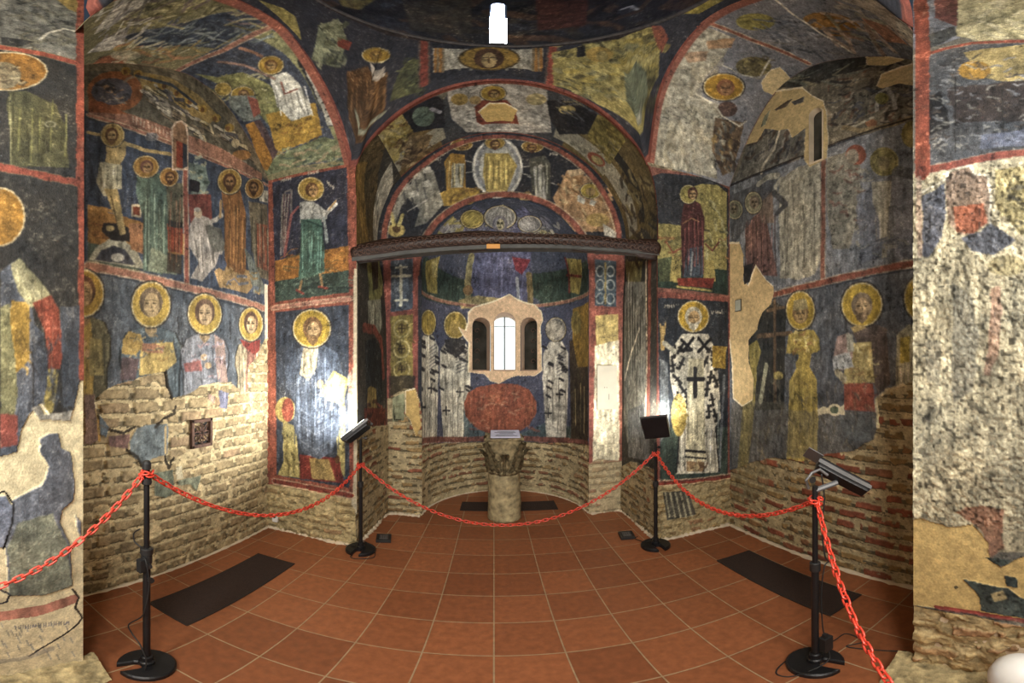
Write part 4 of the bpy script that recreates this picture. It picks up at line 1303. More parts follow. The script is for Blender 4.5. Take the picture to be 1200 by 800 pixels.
s.fill([(732, 306), (752, 306), (750, 330), (734, 330)], '7a7040'), s.fill([(732, 330), (756, 330), (756, 500), (730, 500)], '74756c'), folds(s, 732, 754, 320, 500, hexc('7a7a70'), 16, 0, 1.3, .5, 1.8)
s.fill([(744, 420), (754, 400), (756, 480), (734, 520), (730, 480)], '8c8a7c', .9), s.line([(731, 445), (738, 415), (748, 385)], 2, 'd0c8b0')  # pale patch by the lamp: its brightness painted into the wall colour
s.fill([(735, 480), (760, 470), (760, 540), (735, 535)], '6d7070', .9, .02)
s.line([(760, 306), (760, 360), (758, 500)], 5, '9a4e3e'), s.line([(756, 306), (757, 420), (755, 490)], 2.4, 'c8b898', broken=.35)
s.fill([(725, 548), (740, 540), (770, 552), (775, 660), (725, 640)], 'brick', 1, .012)
busy(s, 728, 200, 760, 300, 40, ['6a5a34', '8a7a50', '3a3026'], 16, 3, 3, 1.3)
for s in (BL, BR):
    pass
BL.C[(BL.V < .05) & (BL.U > 1.25) & (BL.U < 2.62)] = hexc('c8bfa4')
BL.C[(BL.V < .03) & (BL.U > 2.62)] = hexc('93493a')
BR.C[(BR.V < .03)] = hexc('93493a')

# ---------------------------------------------------------------- front wall: tympanum and the strips beside the apse
s = TY
s.bk = dict(ch=.08, bw=.24, red=.35, cream=.55)
s.C[:] = hexc('23252e')
s.fill([(505, 120), (660, 120), (660, 175), (505, 175)], '2c2f3a')
s.disc(583, 197, 30, 36, '9a9a94'), s.disc(583, 197, 26, 32, '73767a'), s.disc(583, 197, 22, 28, '93948c'), s.ring(583, 197, 28, 34, 1.4, 'c4c2b4')
s.fill([(568, 180), (596, 180), (606, 195), (598, 215), (594, 225), (570, 225), (566, 205)], 'a8904c'), folds(s, 570, 598, 184, 222, hexc('b09a58'), 9)
halo(s, 580, 168, 12, 7, 'a8843a'), head(s, 580, 170, 10, 8, '4a3020', '4a3020', 'a07c4c')
for d in ((-56, -12), (-50, 8), (56, -2), (50, 12), (70, 20)):
    s.line([(583 + d[0] * .5, 197 + d[1] * .5), (583 + d[0], 197 + d[1])], 1.1, 'a09c90')
s.fill([(521, 190), (528, 180), (545, 182), (546, 222), (524, 224)], '9a702e'), s.fill([(530, 192), (545, 192), (543, 222), (528, 222)], '9c9a88'), folds(s, 523, 545, 186, 220, hexc('8a7a50'), 7)
halo(s, 541, 170, 13, 7, '8a6a30'), head(s, 543, 172, 10, 7, '5a3a22', None, '96703e')
s.fill([(620, 186), (638, 182), (645, 192), (645, 234), (630, 234), (622, 215)], '4a4a42'), s.fill([(625, 196), (636, 192), (640, 234), (628, 234)], '94928a'), folds(s, 622, 644, 190, 232, hexc('80806e'), 7)
halo(s, 624, 172, 13, 7, '84642e'), head(s, 623, 174, 10, 7, '4a3022', '4a3022', '906a3c')
s.fill([(514, 228), (530, 220), (556, 221), (566, 228), (552, 240), (520, 242)], 'a27e36', 1, .01), busy(s, 520, 222, 560, 236, 18, ['c49a3a', '7a5a2a'], 10, 2)
s.fill([(606, 228), (620, 224), (626, 234), (610, 236)], '8e7448')
s.fill([(648, 232), (658, 214), (664, 200), (682, 198), (684, 206), (698, 210), (712, 232), (722, 272), (672, 272), (655, 250)], '9a7450', 1, .01)
busy(s, 654, 206, 714, 264, 70, ['b98c5e', '74502f', '8c6a48', 'a89068'], 10, 2.2, 4, .8)
s.fill([(664, 200), (682, 198), (686, 204), (668, 208)], 'b09470')
halo(s, 692, 224, 12, 9, 'a88c38'), s.disc(692, 225, 6, 5, '9a7a48'), s.fill([(677, 228), (686, 234), (684, 240), (676, 236)], 'c0bcac'), s.fill([(692, 234), (699, 236), (696, 242), (690, 240)], 'c0bcac'), s.disc(700, 258, 14, 8, 'a8884c')
s.fill([(706, 262), (722, 272), (722, 280), (708, 276)], 'c0b8a4')
s.fill([(458, 262), (466, 232), (470, 217), (482, 216), (486, 202), (494, 196), (508, 200), (516, 226), (520, 240), (500, 262), (486, 266), (492, 246), (478, 232), (470, 244), (464, 262)], '77756a', 1, .006)
for x, y in ((474, 218), (488, 205), (499, 198), (498, 214), (484, 226)):
    s.fill([(x - 5, y), (x + 5, y - 3), (x + 8, y + 4), (x - 2, y + 6)], 'a19d90', 1, .003), s.line([(x - 1, y + 6), (x + 2, y + 20)], 2, '4a4a48')
s.line([(478, 248), (500, 235)], 1.6, 'a09a90')
s.disc(465, 270, 10, 8, 'a89050'), s.disc(465, 268, 5, 5, '4a3420'), s.line([(459, 250), (462, 264)], 4, 'a89858'), s.line([(472, 252), (468, 264)], 4, 'a89858')
scribble(s, 509, 182, 5, 2.4, 0), scribble(s, 509, 187, 4, 2.4, 0), scribble(s, 645, 181, 4, 2.4, 0)
# red frames
th = np.linspace(0, PI, 30)
s.line([(AC - (AR + .045) * math.cos(t), AS + (AR + .045) * math.sin(t)) for t in th], .07, '8e4a3c', uv=True)
s.line([(AC - (AR + .085) * math.cos(t), AS + (AR + .085) * math.sin(t)) for t in th], .012, 'b09a7c', .8, uv=True)
pts = [(p[0], p[2]) for p in fB[0][::8] if p[2] > 2.6]
cxm = .08
s.line([(x + (cxm - x) * .045, z - .045) for x, z in pts], .06, '8e4a3c', uv=True)
s.line([(x + (cxm - x) * .075, z - .08) for x, z in pts], .012, 'b09a7c', .8, uv=True)
# left strip
s.fill([(450, 300), (490, 300), (490, 600), (450, 600)], '84433a', 1)
s.fill([(458, 306), (484, 303), (484, 362), (458, 366)], '353f52')
s.line([(470, 312), (470, 358)], 3.2, '9a9c8c'), s.line([(460, 324), (481, 323)], 3.2, '9a9c8c'), s.line([(464, 314), (477, 313)], 2.2, '9a9c8c'), s.line([(463, 352), (478, 352)], 2.6, '9a9c8c')
s.fill([(458, 371), (484, 368), (484, 462), (458, 462)], '7d6c34')
for y in (385, 409, 433):
    s.ring(471, y, 9, 10, 1.8, 'b0a068'), s.ring(471, y, 4, 5, 1.4, '4a3a20'), cloth_cross(s, 471, y, 3, '2c2014', 1.6)
busy(s, 459, 374, 483, 455, 30, ['a0904c', '564822'], 5, 1.6)
s.fill([(456, 440), (486, 440), (488, 470), (456, 470)], '2c2622', .8, .02)
s.fill([(450, 470), (462, 462), (474, 455), (488, 456), (492, 470), (500, 520), (500, 620), (450, 620)], 'stone', 1, .01)
s.fill([(460, 466), (474, 460), (474, 492), (460, 494)], '777a62', 1, .006), lacuna(s, [(476, 458), (487, 456), (491, 470), (493, 500), (488, 512), (480, 490), (476, 486)], 'b59b64')
s.line([(462, 474), (462, 492), (470, 492)], 1.4, '2c2a20')
# right strip
s.fill([(688, 298), (732, 298), (732, 600), (688, 600)], '8e4a3e', 1)
s.fill([(697, 304), (722, 306), (722, 360), (697, 358)], '3e4c5c')
for k in range(3):
    s.ring(703, 318 + 16 * k, 4.5, 6, 1.6, '9aa098'), s.ring(715, 318 + 16 * k, 4.5, 6, 1.6, '9aa098')
s.line([(709, 308), (709, 356)], 1.8, 'b09a5c')
s.fill([(698, 370), (724, 368), (724, 420), (698, 424)], 'c8ab62', 1, .012), s.fill([(697, 405), (725, 398), (726, 545), (694, 545)], 'd2c6a4', 1, .02)
s.line([(727, 370), (727, 540)], 3.4, '93503e', broken=.15)
s.fill([(686, 545), (700, 538), (732, 540), (735, 620), (686, 620)], 'brick', 1, .012)
zz = (s.K == 1) & (s.U > .6)
s.C[zz] = s.C[zz] * .5 + hexc('c4b798') * .5

# ---------------------------------------------------------------- apse
s = AP
s.bk = dict(ch=.082, bw=.25, red=.4, cream=.5, tint=.45)
s.C[:] = hexc('454a68')
up = s.V > 2.43
s.C[up] = hexc('454c66')
s.fill([(480, 345), (487, 300), (500, 300), (550, 330), (556, 360), (530, 358)], '33453f', 1, .02), s.fill([(625, 320), (692, 300), (692, 345), (640, 360), (622, 345)], '35473f', 1, .02)
s.fill([(498, 306), (515, 300), (512, 345), (500, 342)], 'a08f4a'), s.fill([(505, 306), (512, 304), (512, 325), (506, 325)], 'b9ac6c')
s.fill([(664, 302), (682, 304), (680, 345), (668, 342)], '9a8a48'), s.line([(665, 322), (682, 324)], 2, '8a3c34'), s.line([(663, 302), (668, 342)], 2.5, '8a3c34')
s.fill([(556, 240), (612, 240), (622, 300), (620, 360), (600, 350), (556, 360), (550, 300)], '565a86', 1, .02)
folds(s, 556, 616, 300, 358, hexc('5f6390'), 10, 0, 1.15, .75)
s.fill([(600, 300), (622, 304), (612, 322), (604, 316)], '8a3440'), s.line([(552, 300), (548, 352)], 8, '8a8258'), s.line([(620, 322), (622, 356)], 7, '86724a'), s.line([(606, 326), (608, 352)], 3.5, '9aa0a8')
s.fill([(536, 352), (560, 346), (590, 350), (575, 360), (540, 362)], '96875a'), s.disc(548, 340, 6, 6, '8a6a44')
s.fill([(512, 272), (530, 252), (545, 262), (540, 280), (512, 282)], 'a49a60'), s.fill([(625, 262), (648, 268), (655, 282), (622, 282)], 'a8a494')
busy(s, 515, 258, 655, 278, 46, ['8e8f9c', 'b0a468', '6a6c80', '9a9c94'], 9, 3)
halo(s, 553, 256, 14, 11, 'a8964c'), halo(s, 621, 262, 14, 10, 'a3a3a0'), halo(s, 586, 254, 19, 14, '9c9c96')
s.disc(586, 262, 9, 10, '6a6878'), head(s, 586, 262, 12, 13, '7a7a84', None, 'b8b08c')
s.fill([(570, 272), (602, 272), (606, 284), (566, 284)], 'a09a7c')
s.line([(a, 2.425 + 0 * a) for a in np.linspace(0, PI * AR, 20)], .035, 'a4705c', uv=True)
s.line([(a, 2.448) for a in np.linspace(0, PI * AR, 20)], .010, 'b8a080', .8, uv=True)


def bishop(x, y, rx, ry, yb, w, hcol, dots=True, robe='bcb8a6'):
    ys = y + ry
    s.fill([(x - w * .5, ys), (x - w, ys + 14), (x - w * 1.05, ys + 45), (x - w * .75, yb), (x + w * .8, yb), (x + w * 1.0, ys + 45), (x + w, ys + 14), (x + w * .5, ys)], robe, 1, .006)
    folds(s, x - w * .8, x + w * .8, ys + 30, yb, hexc(robe), 7, 0, 1.12, .6)
    if dots:
        for k in range(16):
            xx, yy = x + R0.choice((-1, 1)) * w * R0.uniform(.35, .95), ys + R0.uniform(2, 66)
            s.line([(xx - 2.4, yy - 1), (xx + 2.4, yy + 1.6)], 2.4, '24252c', .95, .002)
        cloth_cross(s, x + w * .3, ys + 62, 4, '24252c', 1.6), cloth_cross(s, x - w * .6, ys + 84, 4, '24252c', 1.6)
    for k in range(7):
        s.line([(x + 1, ys + 16 + 4 * k), (x + w * .8, ys + 10 + 4 * k)], 1, '5c5c60', .8)
    halo(s, x, y, rx, ry, hcol)


bishop(501, 378, 9, 15, 530, 12, 'a88c3c')
bishop(533, 381, 13.5, 16, 525, 18, 'a88c40')
s.fill([(520, 398), (532, 396), (546, 398), (544, 410), (534, 420), (522, 408)], '24252c', .9), s.disc(533, 384, 7, 9, 'a88c48')
s.fill([(634, 500), (690, 500), (690, 525), (634, 520)], '3f4c4a')
bishop(652, 386, 12, 14, 512, 15, '8c8880', True, 'b6b2a4'), s.disc(650, 386, 10, 11, 'a39c8c')
s.fill([(668, 400), (676, 395), (690, 398), (690, 520), (670, 515)], '3a3026', 1, .01), s.fill([(672, 362), (692, 352), (692, 430), (678, 430), (672, 400)], '8c6a2a', 1, .01)
folds(s, 672, 690, 430, 514, hexc('84744e'), 7), s.disc(676, 378, 6, 14, '7d6a34')
s.fill([(543, 480), (560, 500), (600, 512), (640, 495), (640, 520), (543, 520)], '46565e', .9, .02)
s.fill([(543, 472), (548, 460), (560, 453), (585, 449), (606, 450), (620, 456), (629, 470), (629, 484), (620, 498), (603, 509), (575, 510), (556, 500), (545, 487)], 'a0523c', 1, .012)
busy(s, 548, 456, 624, 502, 50, ['b06a4c', '8a4433', 'b98a6c'], 8, 2.2, 3, 0, .5)
lacuna(s, [(538, 384), (546, 388), (549, 378), (549, 368), (555, 361), (565, 358), (577, 355), (586, 351), (597, 346), (606, 352), (616, 356), (626, 358), (634, 366), (636, 376), (633, 384), (635, 434), (627, 440), (606, 440), (596, 443), (585, 449), (575, 446), (568, 438), (549, 436), (550, 402), (545, 396)], 'd0b494', .013, True, .014)
s.line([(487, 518), (540, 515), (586, 514), (640, 515), (690, 520)], 6, '7a443a', .9)
s.fill([(480, 524), (540, 519), (586, 518), (640, 519), (700, 526), (700, 640), (480, 640)], 'brick', 1, .012)
zz = (s.K == 1) & (np.abs(s.U / AR - PI / 2) < .16)
s.C[zz] = s.C[zz] * .35 + hexc('b5ac94') * .65
s.C[(s.V < .06)] = hexc('b8ab88')

# ---------------------------------------------------------------- crossing: pendentives and painted cloth panel
s = PE
s.C[:] = hexc('2b2c37')
s.fill([(364, 70), (372, 30), (395, 22), (405, 45), (398, 80)], '6e7258'), s.fill([(395, 44), (412, 50), (408, 60), (394, 54)], '8f3c2c'), busy(s, 368, 28, 402, 78, 26, ['8c8c6c', '3c4038', '55583f'], 9, 2.2)
s.fill([(405, 84), (430, 78), (454, 84), (450, 132), (408, 138)], '50341e'), folds(s, 407, 452, 88, 134, hexc('6a482a'), 12), s.fill([(433, 74), (450, 78), (450, 90), (436, 92)], 'a29688')
s.line([(418, 136), (448, 134)], 3, '8a8a72')
halo(s, 440, 65, 17, 9, '9a7428'), head(s, 440, 66, 13, 9, '6a4a22', None, '8e6c34')
s.fill([(456, 120), (464, 90), (484, 68), (496, 72), (494, 108)], '4a4b32'), busy(s, 462, 74, 492, 112, 20, ['66683f', '35382a'], 10, 2)
s.fill([(300, 0), (330, 10), (345, 20), (352, 48), (330, 25)], '8a7a40')
s.fill([(378, 0), (420, 0), (424, 16), (400, 14)], '97823a')
s.fill([(498, 50), (644, 50), (642, 98), (498, 98)], '262731')
s.fill([(507, 57), (637, 57), (635, 84), (508, 85)], '9a9484', 1, .004)
for k in range(4):
    s.line([(510 + 3 * k, 57), (510 + 3 * k, 85)], 1.4, ['a0682f', '6a5a44'][k % 2]), s.line([(634 - 3 * k, 57), (634 - 3 * k, 84)], 1.4, ['a0682f', '6a5a44'][k % 2])
for k in range(8):
    s.line([(520 + 14 * k, 60), (524 + 14 * k, 83)], 1.2, '7c786a', .7)
s.disc(573, 69, 37, 14.5, '4a3a22'), s.disc(573, 69, 34, 13, '96702c'), s.disc(573, 69, 18, 12, '4a3020'), s.disc(573, 71, 9, 9, 'a08454')
s.line([(567, 68), (571, 68)], 1.4, '2c1c14'), s.line([(575, 68), (579, 68)], 1.4, '2c1c14'), s.line([(573, 69), (573, 74)], 1.1, '5a3c24')
band(s, [(497, 46), (497, 100)], 4, '8a3c30', '5a4a40'), band(s, [(644, 46), (645, 100)], 4, '8a3c30', '5a4a40')
s.fill([(648, 62), (700, 46), (762, 28), (778, 36), (772, 90), (756, 126), (700, 122), (648, 100)], '8a7c44', 1, .03)
busy(s, 650, 40, 770, 120, 130, ['a6985c', '5f5630', '9a843c', '74704e', '3c3826'], 11, 3.2, 4, 0, .7)
s.fill([(676, 56), (686, 54), (686, 66), (676, 68)], '1c1c20'), s.disc(703, 64, 16, 9, 'a0803c'), s.disc(706, 66, 7, 6, '7a6a3c')
s.fill([(732, 84), (745, 72), (757, 84), (758, 112), (749, 136), (734, 118)], '565c48', 1, .01), s.line([(749, 130), (750, 144)], 2, '8a8a7a')
s.fill([(698, 124), (776, 118), (772, 190), (755, 190)], '1f2029', 1)
s.fill([(800, 8), (826, 0), (850, 0), (820, 16)], '8a7830')
s.fill([(764, 30), (776, 30), (784, 45), (776, 62), (770, 52)], '8a4434', .9)
s.C[(s.V < .055)] = hexc('8a4236')
s.C[(s.V > 1.24)] = hexc('2a2222')
s = DR
s.C[:] = hexc('23252e')
busy(s, 300, 0, 850, 46, 120, ['34302c', '2b2e3c', '4a3428', '1c1c22'], 40, 7, 8, 0, .8)
s.fill([(628, 0), (690, 0), (688, 30), (630, 36)], '4a2620', .9), s.fill([(470, 0), (552, 0), (552, 40), (480, 36)], '39342c', .8)
s.fill([(395, 0), (440, 0), (420, 12), (400, 8)], '847030', .8), s.line([(728, 12), (740, 8), (748, 12)], 2.5, '9a9a98')

# ---------------------------------------------------------------- near piers
s = PL
s.bk = dict(ch=.085, bw=.25, red=.15, cream=.6)
s.C[:] = hexc('2b2a28')
s.fill([(-60, -10), (110, -10), (110, 76), (90, 74), (-60, 44)], '66645a', 1), busy(s, 0, 0, 90, 60, 60, ['7c7a6a', '4c4a44', '5f5a48'], 20, 3, 3, .2, .6)
s.fill([(50, -10), (110, -10), (110, 26), (80, 12)], '8a7038'), s.fill([(0, 44), (40, 50), (24, 56), (0, 54)], '2c2c2a')
s.line([(46, 48), (55, 40), (75, 35), (95, 40), (110, 40)], 2, 'b8b09a')
s.disc(8, 85, 47, 23, 'b5a078'), s.disc(8, 85, 45, 21.5, '8f5c22'), s.disc(3, 90, 21, 16, '7a6a4c'), busy(s, 0, 78, 22, 102, 16, ['a08e68', '5a4a34'], 8, 2)
s.fill([(8, 108), (30, 108), (64, 124), (76, 150), (80, 198), (12, 196)], '46432a', 1, .02), folds(s, 12, 76, 116, 192, hexc('58552f'), 10), s.line([(11, 112), (12, 196)], 1.4, '7d7850')
s.disc(58, 147, 7, 3.5, '77745c'), s.disc(58, 147, 5, 2.3, '46432a')
s.disc(-2, 255, 31, 35, 'b5a078'), s.disc(-2, 255, 29, 33, 'ab742a')
s.fill([(0, 320), (16, 306), (30, 330), (40, 380), (36, 420), (40, 520), (0, 540)], '474d5c', 1)
s.fill([(12, 352), (34, 356), (34, 420), (16, 440), (8, 410)], 'a88034', 1), busy(s, 12, 360, 32, 430, 12, ['c89a44', '7a5c2a'], 10, 2, 3, 1.4)
s.fill([(0, 360), (10, 356), (20, 460), (16, 490), (0, 490)], '6a6848'), s.fill([(0, 484), (20, 486), (20, 520), (0, 524)], '93443a'), s.fill([(12, 310), (22, 303), (34, 316), (58, 346), (36, 362), (20, 342)], '8a8460', 1, .01)
for k in range(6):
    s.line([(18 + 5 * k, 312 + 6 * k), (24 + 6 * k, 346 + 3 * k)], 1.2, 'b5ae88')
s.fill([(38, 356), (58, 346), (68, 362), (72, 400), (70, 432), (56, 432), (52, 392)], '93402f'), s.fill([(56, 432), (68, 432), (62, 480), (54, 488), (48, 476)], '84743c')
s.fill([(36, 376), (50, 392), (56, 436), (48, 476), (40, 480)], '3f4658'), busy(s, 36, 380, 90, 470, 50, ['4c5468', '2a2c34', '39404e'], 14, 2.4, 3, 1.4, .6)
s.fill([(70, 360), (92, 360), (92, 470), (72, 478)], '3c4250', .8, .02)
busy(s, 30, 228, 84, 300, 60, ['4c4a42', '36342e', '5f5c50'], 4, 2, 2, 0, .5)
band(s, [(-50, 44), (0, 57), (50, 65), (92, 76)], 6.5, '9a4432', '6a5a44'), band(s, [(-50, 184), (0, 197), (50, 207), (97, 217)], 9, '9a4432', '6a5a44')
s.line([(96, -10), (94, 60), (95, 215), (97, 300), (98, 460)], 11, '93412f', 1, .004)
s.line([(104, 60), (104, 460)], 1.5, '8a7a60')
CRM = 'cfc4a2'
s.fill([(-60, 540), (0, 535), (20, 528), (26, 500), (34, 486), (48, 472), (60, 488), (85, 480), (92, 446), (112, 440), (112, 800), (-60, 800)], CRM, 1, .016, .002, 2)
s.line([(34, 486), (48, 474), (60, 489), (84, 482)], 2, 'e4dcc4'), s.fill([(36, 478), (46, 474), (52, 486), (84, 480), (82, 492), (46, 492)], '8d8a80', 1, .01, .01, 0)
s.fill([(47, 514), (58, 507), (68, 507), (72, 524), (82, 530), (87, 570), (84, 586), (72, 598), (70, 612), (82, 640), (84, 685), (50, 697), (10, 697), (6, 640), (14, 585), (48, 568), (56, 546), (46, 530)], '565c6c', 1, .014, .010, 0)
s.fill([(8, 640), (20, 612), (60, 600), (78, 640), (84, 685), (50, 697), (10, 697)], '757a64', .85, .03)
s.fill([(88, 603), (94, 610), (95, 628), (90, 622)], '565c6c', 1, .006, .01, 0)
s.fill([(-20, 582), (6, 580), (14, 592), (12, 610), (4, 640), (-20, 640)], '666e88', 1, .008, .01, 0), s.line([(-20, 578), (6, 576), (15, 590), (13, 612), (4, 642)], 2.4, '17171a')
s.line([(-40, 732), (0, 722), (50, 714), (84, 702)], 13, 'a2695c', .85, .01), s.line([(0, 690), (12, 696), (8, 705), (-4, 708)], 2, '2c2c34')
for k in range(30):
    x, y = R0.uniform(0, 85), R0.uniform(728, 770)
    s.line([(x, y), (x + 3, y + 6)], 1.1, '8a8a84', .8)
scribble(s, 18, 735, 22, 3, -.3, '66666c', 5)
s.line([(34, 768), (56, 754), (74, 744), (92, 730), (96, 724), (88, 712), (92, 700), (84, 690)], 2.2, '2f2a26', 1, .01)
s.line([(0, 775), (30, 770), (60, 760)], 7, '8f8c84', .5, .02), s.line([(40, 800), (60, 790), (80, 786)], 3, '5a5248', .8, .02)
s = PR
s.C[:] = hexc('5d5b54')
s.fill([(1060, -10), (1130, -10), (1126, 46), (1084, 60), (1060, 60)], '5f6370'), s.fill([(1096, -10), (1124, -10), (1122, 32), (1096, 22)], '55302c', 1, .02)
s.fill([(1124, -10), (1280, -10), (1280, 50), (1150, 50), (1122, 44)], '8a8262', 1, .02), busy(s, 1124, 0, 1200, 44, 50, ['a39c80', '6c6648', '97906c'], 30, 3, 3, 0, .6)
s.fill([(1084, 44), (1120, 32), (1124, 42), (1084, 62)], '2c2e2c', .8, .02)
s.fill([(1080, 66), (1130, 54), (1280, 52), (1280, 180), (1080, 200)], '40434a', 1), s.fill([(1130, 62), (1200, 54), (1280, 54), (1280, 100), (1180, 98), (1150, 92)], '857448', 1, .03)
s.disc(1143, 84, 19, 11, '99702c'), s.fill([(1088, 118), (1104, 108), (1114, 150), (1090, 160)], '18181b', 1, .03), s.fill([(1110, 104), (1200, 98), (1280, 110), (1280, 150), (1120, 146)], '2c2422', .85, .03)
busy(s, 1088, 70, 1200, 176, 130, ['6d717a', '2c2c30', '4a4038', '7a7a74'], 9, 2, 3, 0, .7), s.line([(1120, 70), (1120, 180)], 1, '1c1c1c'), s.line([(1176, 100), (1176, 176)], 1, '1c1c1c')
s.fill([(1150, 160), (1280, 150), (1280, 172), (1150, 176)], '5c6488', .6, .02)
s.fill([(1070, 205), (1280, 170), (1280, 640), (1070, 640)], 'a39a7e', 1)
s.fill([(1082, 232), (1096, 225), (1108, 214), (1110, 250), (1104, 280), (1090, 302), (1082, 300)], '454958', 1, .02), s.fill([(1108, 206), (1122, 200), (1140, 196), (1144, 206), (1158, 208), (1162, 230), (1160, 262), (1140, 276), (1126, 276), (1112, 262)], '86705f', 1, .012), s.fill([(1118, 244), (1154, 240), (1158, 262), (1140, 276), (1122, 272)], '8e4c36', 1, .012)
s.line([(1082, 226), (1108, 212), (1114, 200), (1138, 195), (1142, 205), (1158, 207), (1162, 232), (1160, 262)], 2.4, 'd6d0bc'), s.fill([(1162, 262), (1190, 282), (1166, 300), (1140, 296), (1128, 280), (1150, 272)], '4c505e', 1, .02)
s.fill([(1166, 200), (1200, 196), (1280, 200), (1280, 280), (1196, 276), (1168, 244)], '94865a', 1, .02), busy(s, 1168, 202, 1200, 270, 30, ['b5a878', '6f6440', '4a4638'], 12, 3)
s.disc(1180, 312, 22, 12, '8a7c50', .6)
s.fill([(1162, 340), (1174, 336), (1172, 400), (1162, 440), (1154, 440)], '9a6a58', .6, .03), s.fill([(1118, 330), (1140, 350), (1146, 400), (1140, 460), (1120, 470), (1116, 420)], '777569', .65, .04), s.fill([(1086, 400), (1104, 402), (1100, 450), (1086, 446)], '777569', .5, .04)
s.fill([(1124, 600), (1150, 590), (1176, 596), (1176, 640), (1162, 654), (1158, 640), (1150, 620)], '8f5a44', .8, .04)
s.H = np.where(s.V > .95, s.H + np.where(s.P[..., 2] < 2.42, (.004 * s.w1 + .011 * s.fine + .006 * (vn(s.P[..., 0] * 95, s.P[..., 1] * 95, s.P[..., 2] * 95, 5) - .5)), 0), s.H)
lacuna(s, [(1060, 610), (1082, 606), (1110, 616), (1140, 614), (1158, 634), (1160, 656), (1172, 664), (1200, 650), (1280, 650), (1280, 740), (1200, 725), (1120, 714), (1060, 706)], 'b9a26e', .006, False, .02)
s.fill([(1155, 652), (1186, 654), (1178, 662), (1166, 660)], '35403f', 1, .01), s.fill([(1128, 676), (1140, 680), (1182, 688), (1200, 700), (1240, 700), (1240, 728), (1150, 714), (1150, 700)], '3c4644', 1, .014, .01, 0)
s.fill([(1176, 672), (1192, 676), (1194, 688), (1180, 686)], '35403f', 1, .01, .01, 0), s.fill([(1162, 694), (1176, 690), (1182, 700), (1166, 704)], 'b9a26e', 1, .008), s.disc(1121, 687, 2.5, 2, '4a4434')
s.line([(1098, 710), (1140, 716), (1200, 726), (1260, 736)], 5, '7a3a34', 1, .008)
s.bk = dict(ch=.085, bw=.25, red=.3, cream=.4)
s.fill([(1060, 706), (1098, 714), (1140, 720), (1200, 732), (1290, 742), (1290, 1000), (1060, 1000)], 'stone', 1, .012)
zz = (s.K == 1)
s.C = np.where(zz[..., None], s.C * .45 + hexc('b09a6e') * .55 * (1 + .5 * s.w1[..., None] + .4 * s.fine[..., None]), s.C)
s.H = np.where(zz, s.H + .03 * (s.w1 + s.w2), s.H)
band(s, [(1084, 66), (1110, 58), (1140, 52), (1200, 50), (1270, 52)], 4, '8a4032', '6a5a4c'), band(s, [(1078, 202), (1110, 196), (1160, 185), (1200, 180), (1270, 172)], 9, '8f4538', '8a7a68')
s.line([(1080, -10), (1082, 60), (1082, 205)], 10, '8a4030', 1, .006, broken=.1), s.line([(1078, 210), (1079, 300)], 6, 'a88a78', .7, .01)

# ---------------------------------------------------------------- weathering
for s in (WL, WR, FL, FR, AP, TY, BL, BR):
    s.age(.85, .0)
for s in (VL, VR, BV, PE, DR):
    s.age(.75, -.02)
PL.age(.8, .02, pits=.4)
PR.age(.8, .06, pits=.5)
pit = np.clip((.36 - vn(PR.P[..., 0] * 70, PR.P[..., 1] * 70, PR.P[..., 2] * 70, 6)) * 5, 0, 1) * ((PR.P[..., 2] < 2.42) & (PR.K == 0))
PR.C *= (1 - .45 * pit)[..., None]
# plain masonry behind and beside the visitor that closes the room
def slab(name, c, d, mat='plaster'):
    bm = bmesh.new()
    box(bm, c, d)
    return obj(name, bm, mat, kind='structure')


slab('wall_left_return', (-1.72, .40, 2.4), (.74, .44, 4.8))
slab('wall_right_return', (1.79, .37, 2.4), (.88, .44, 4.8))
slab('wall_left_spandrel', (-1.68, .38, 4.7), (.96, .48, .8))
slab('wall_right_spandrel', (1.74, .35, 4.7), (.90, .50, .8))
slab('wall_rear_left', (-1.44, -1.05, 2.4), (.2, 1.62, 4.8))
slab('wall_rear_right', (1.44, -1.05, 2.4), (.2, 1.62, 4.8))
slab('wall_rear', (0, -1.85, 2.4), (3.1, .2, 4.8))
slab('ceiling_rear', (0, -.62, 4.75), (3.1, 2.44, .2))


# ---- windows
def lancet(cx, zb, zt, hw, n=10):
    r = hw
    pts = [(cx - hw, zb), (cx + hw, zb)]
    for i in range(n + 1):
        a = PI * i / n
        pts.append((cx + r * math.cos(a), zt - r + r * math.sin(a)))
    return pts


def apse_point(u, z, d):
    th = u / AR
    r = AR + d
    return (AC - r * math.cos(th), AY + r * math.sin(th) * 1.13, z)


def cut(s, outline):
    q = outline
    sl = s.sl(q, .05)
    s.hole[sl] |= s._in(q, sl, 0)


def win_reveal(outline, p3, depth, mat='pink_plaster', name='trim_1', splay=0.0, c=None):
    """jambs of an opening running back through the wall"""
    bm = bmesh.new()
    rings = []
    for k, d in ((0, -.016), (1, -.016), (1.0, depth)):
        ring = []
        for (u, v) in outline:
            e = .016 if k == 0 else 0
            cu, cv = c
            s_ = 1 + (splay if d > 0 else 0)
            uu, vv = cu + (u - cu) * s_, cv + (v - cv) * s_
            dd = math.hypot(uu - cu, vv - cv) + 1e-6
            uu, vv = uu + (uu - cu) / dd * e, vv + (vv - cv) / dd * e
            ring.append(bm.verts.new(p3(uu, vv, d if k else d + .02)))
        rings.append(ring)
    n = len(outline)
    for a, b in zip(rings[:-1], rings[1:]):
        for i in range(n):
            bm.faces.new((a[i], a[(i + 1) % n], b[(i + 1) % n], b[i]))
    return obj(name, bm, mat, kind='structure')


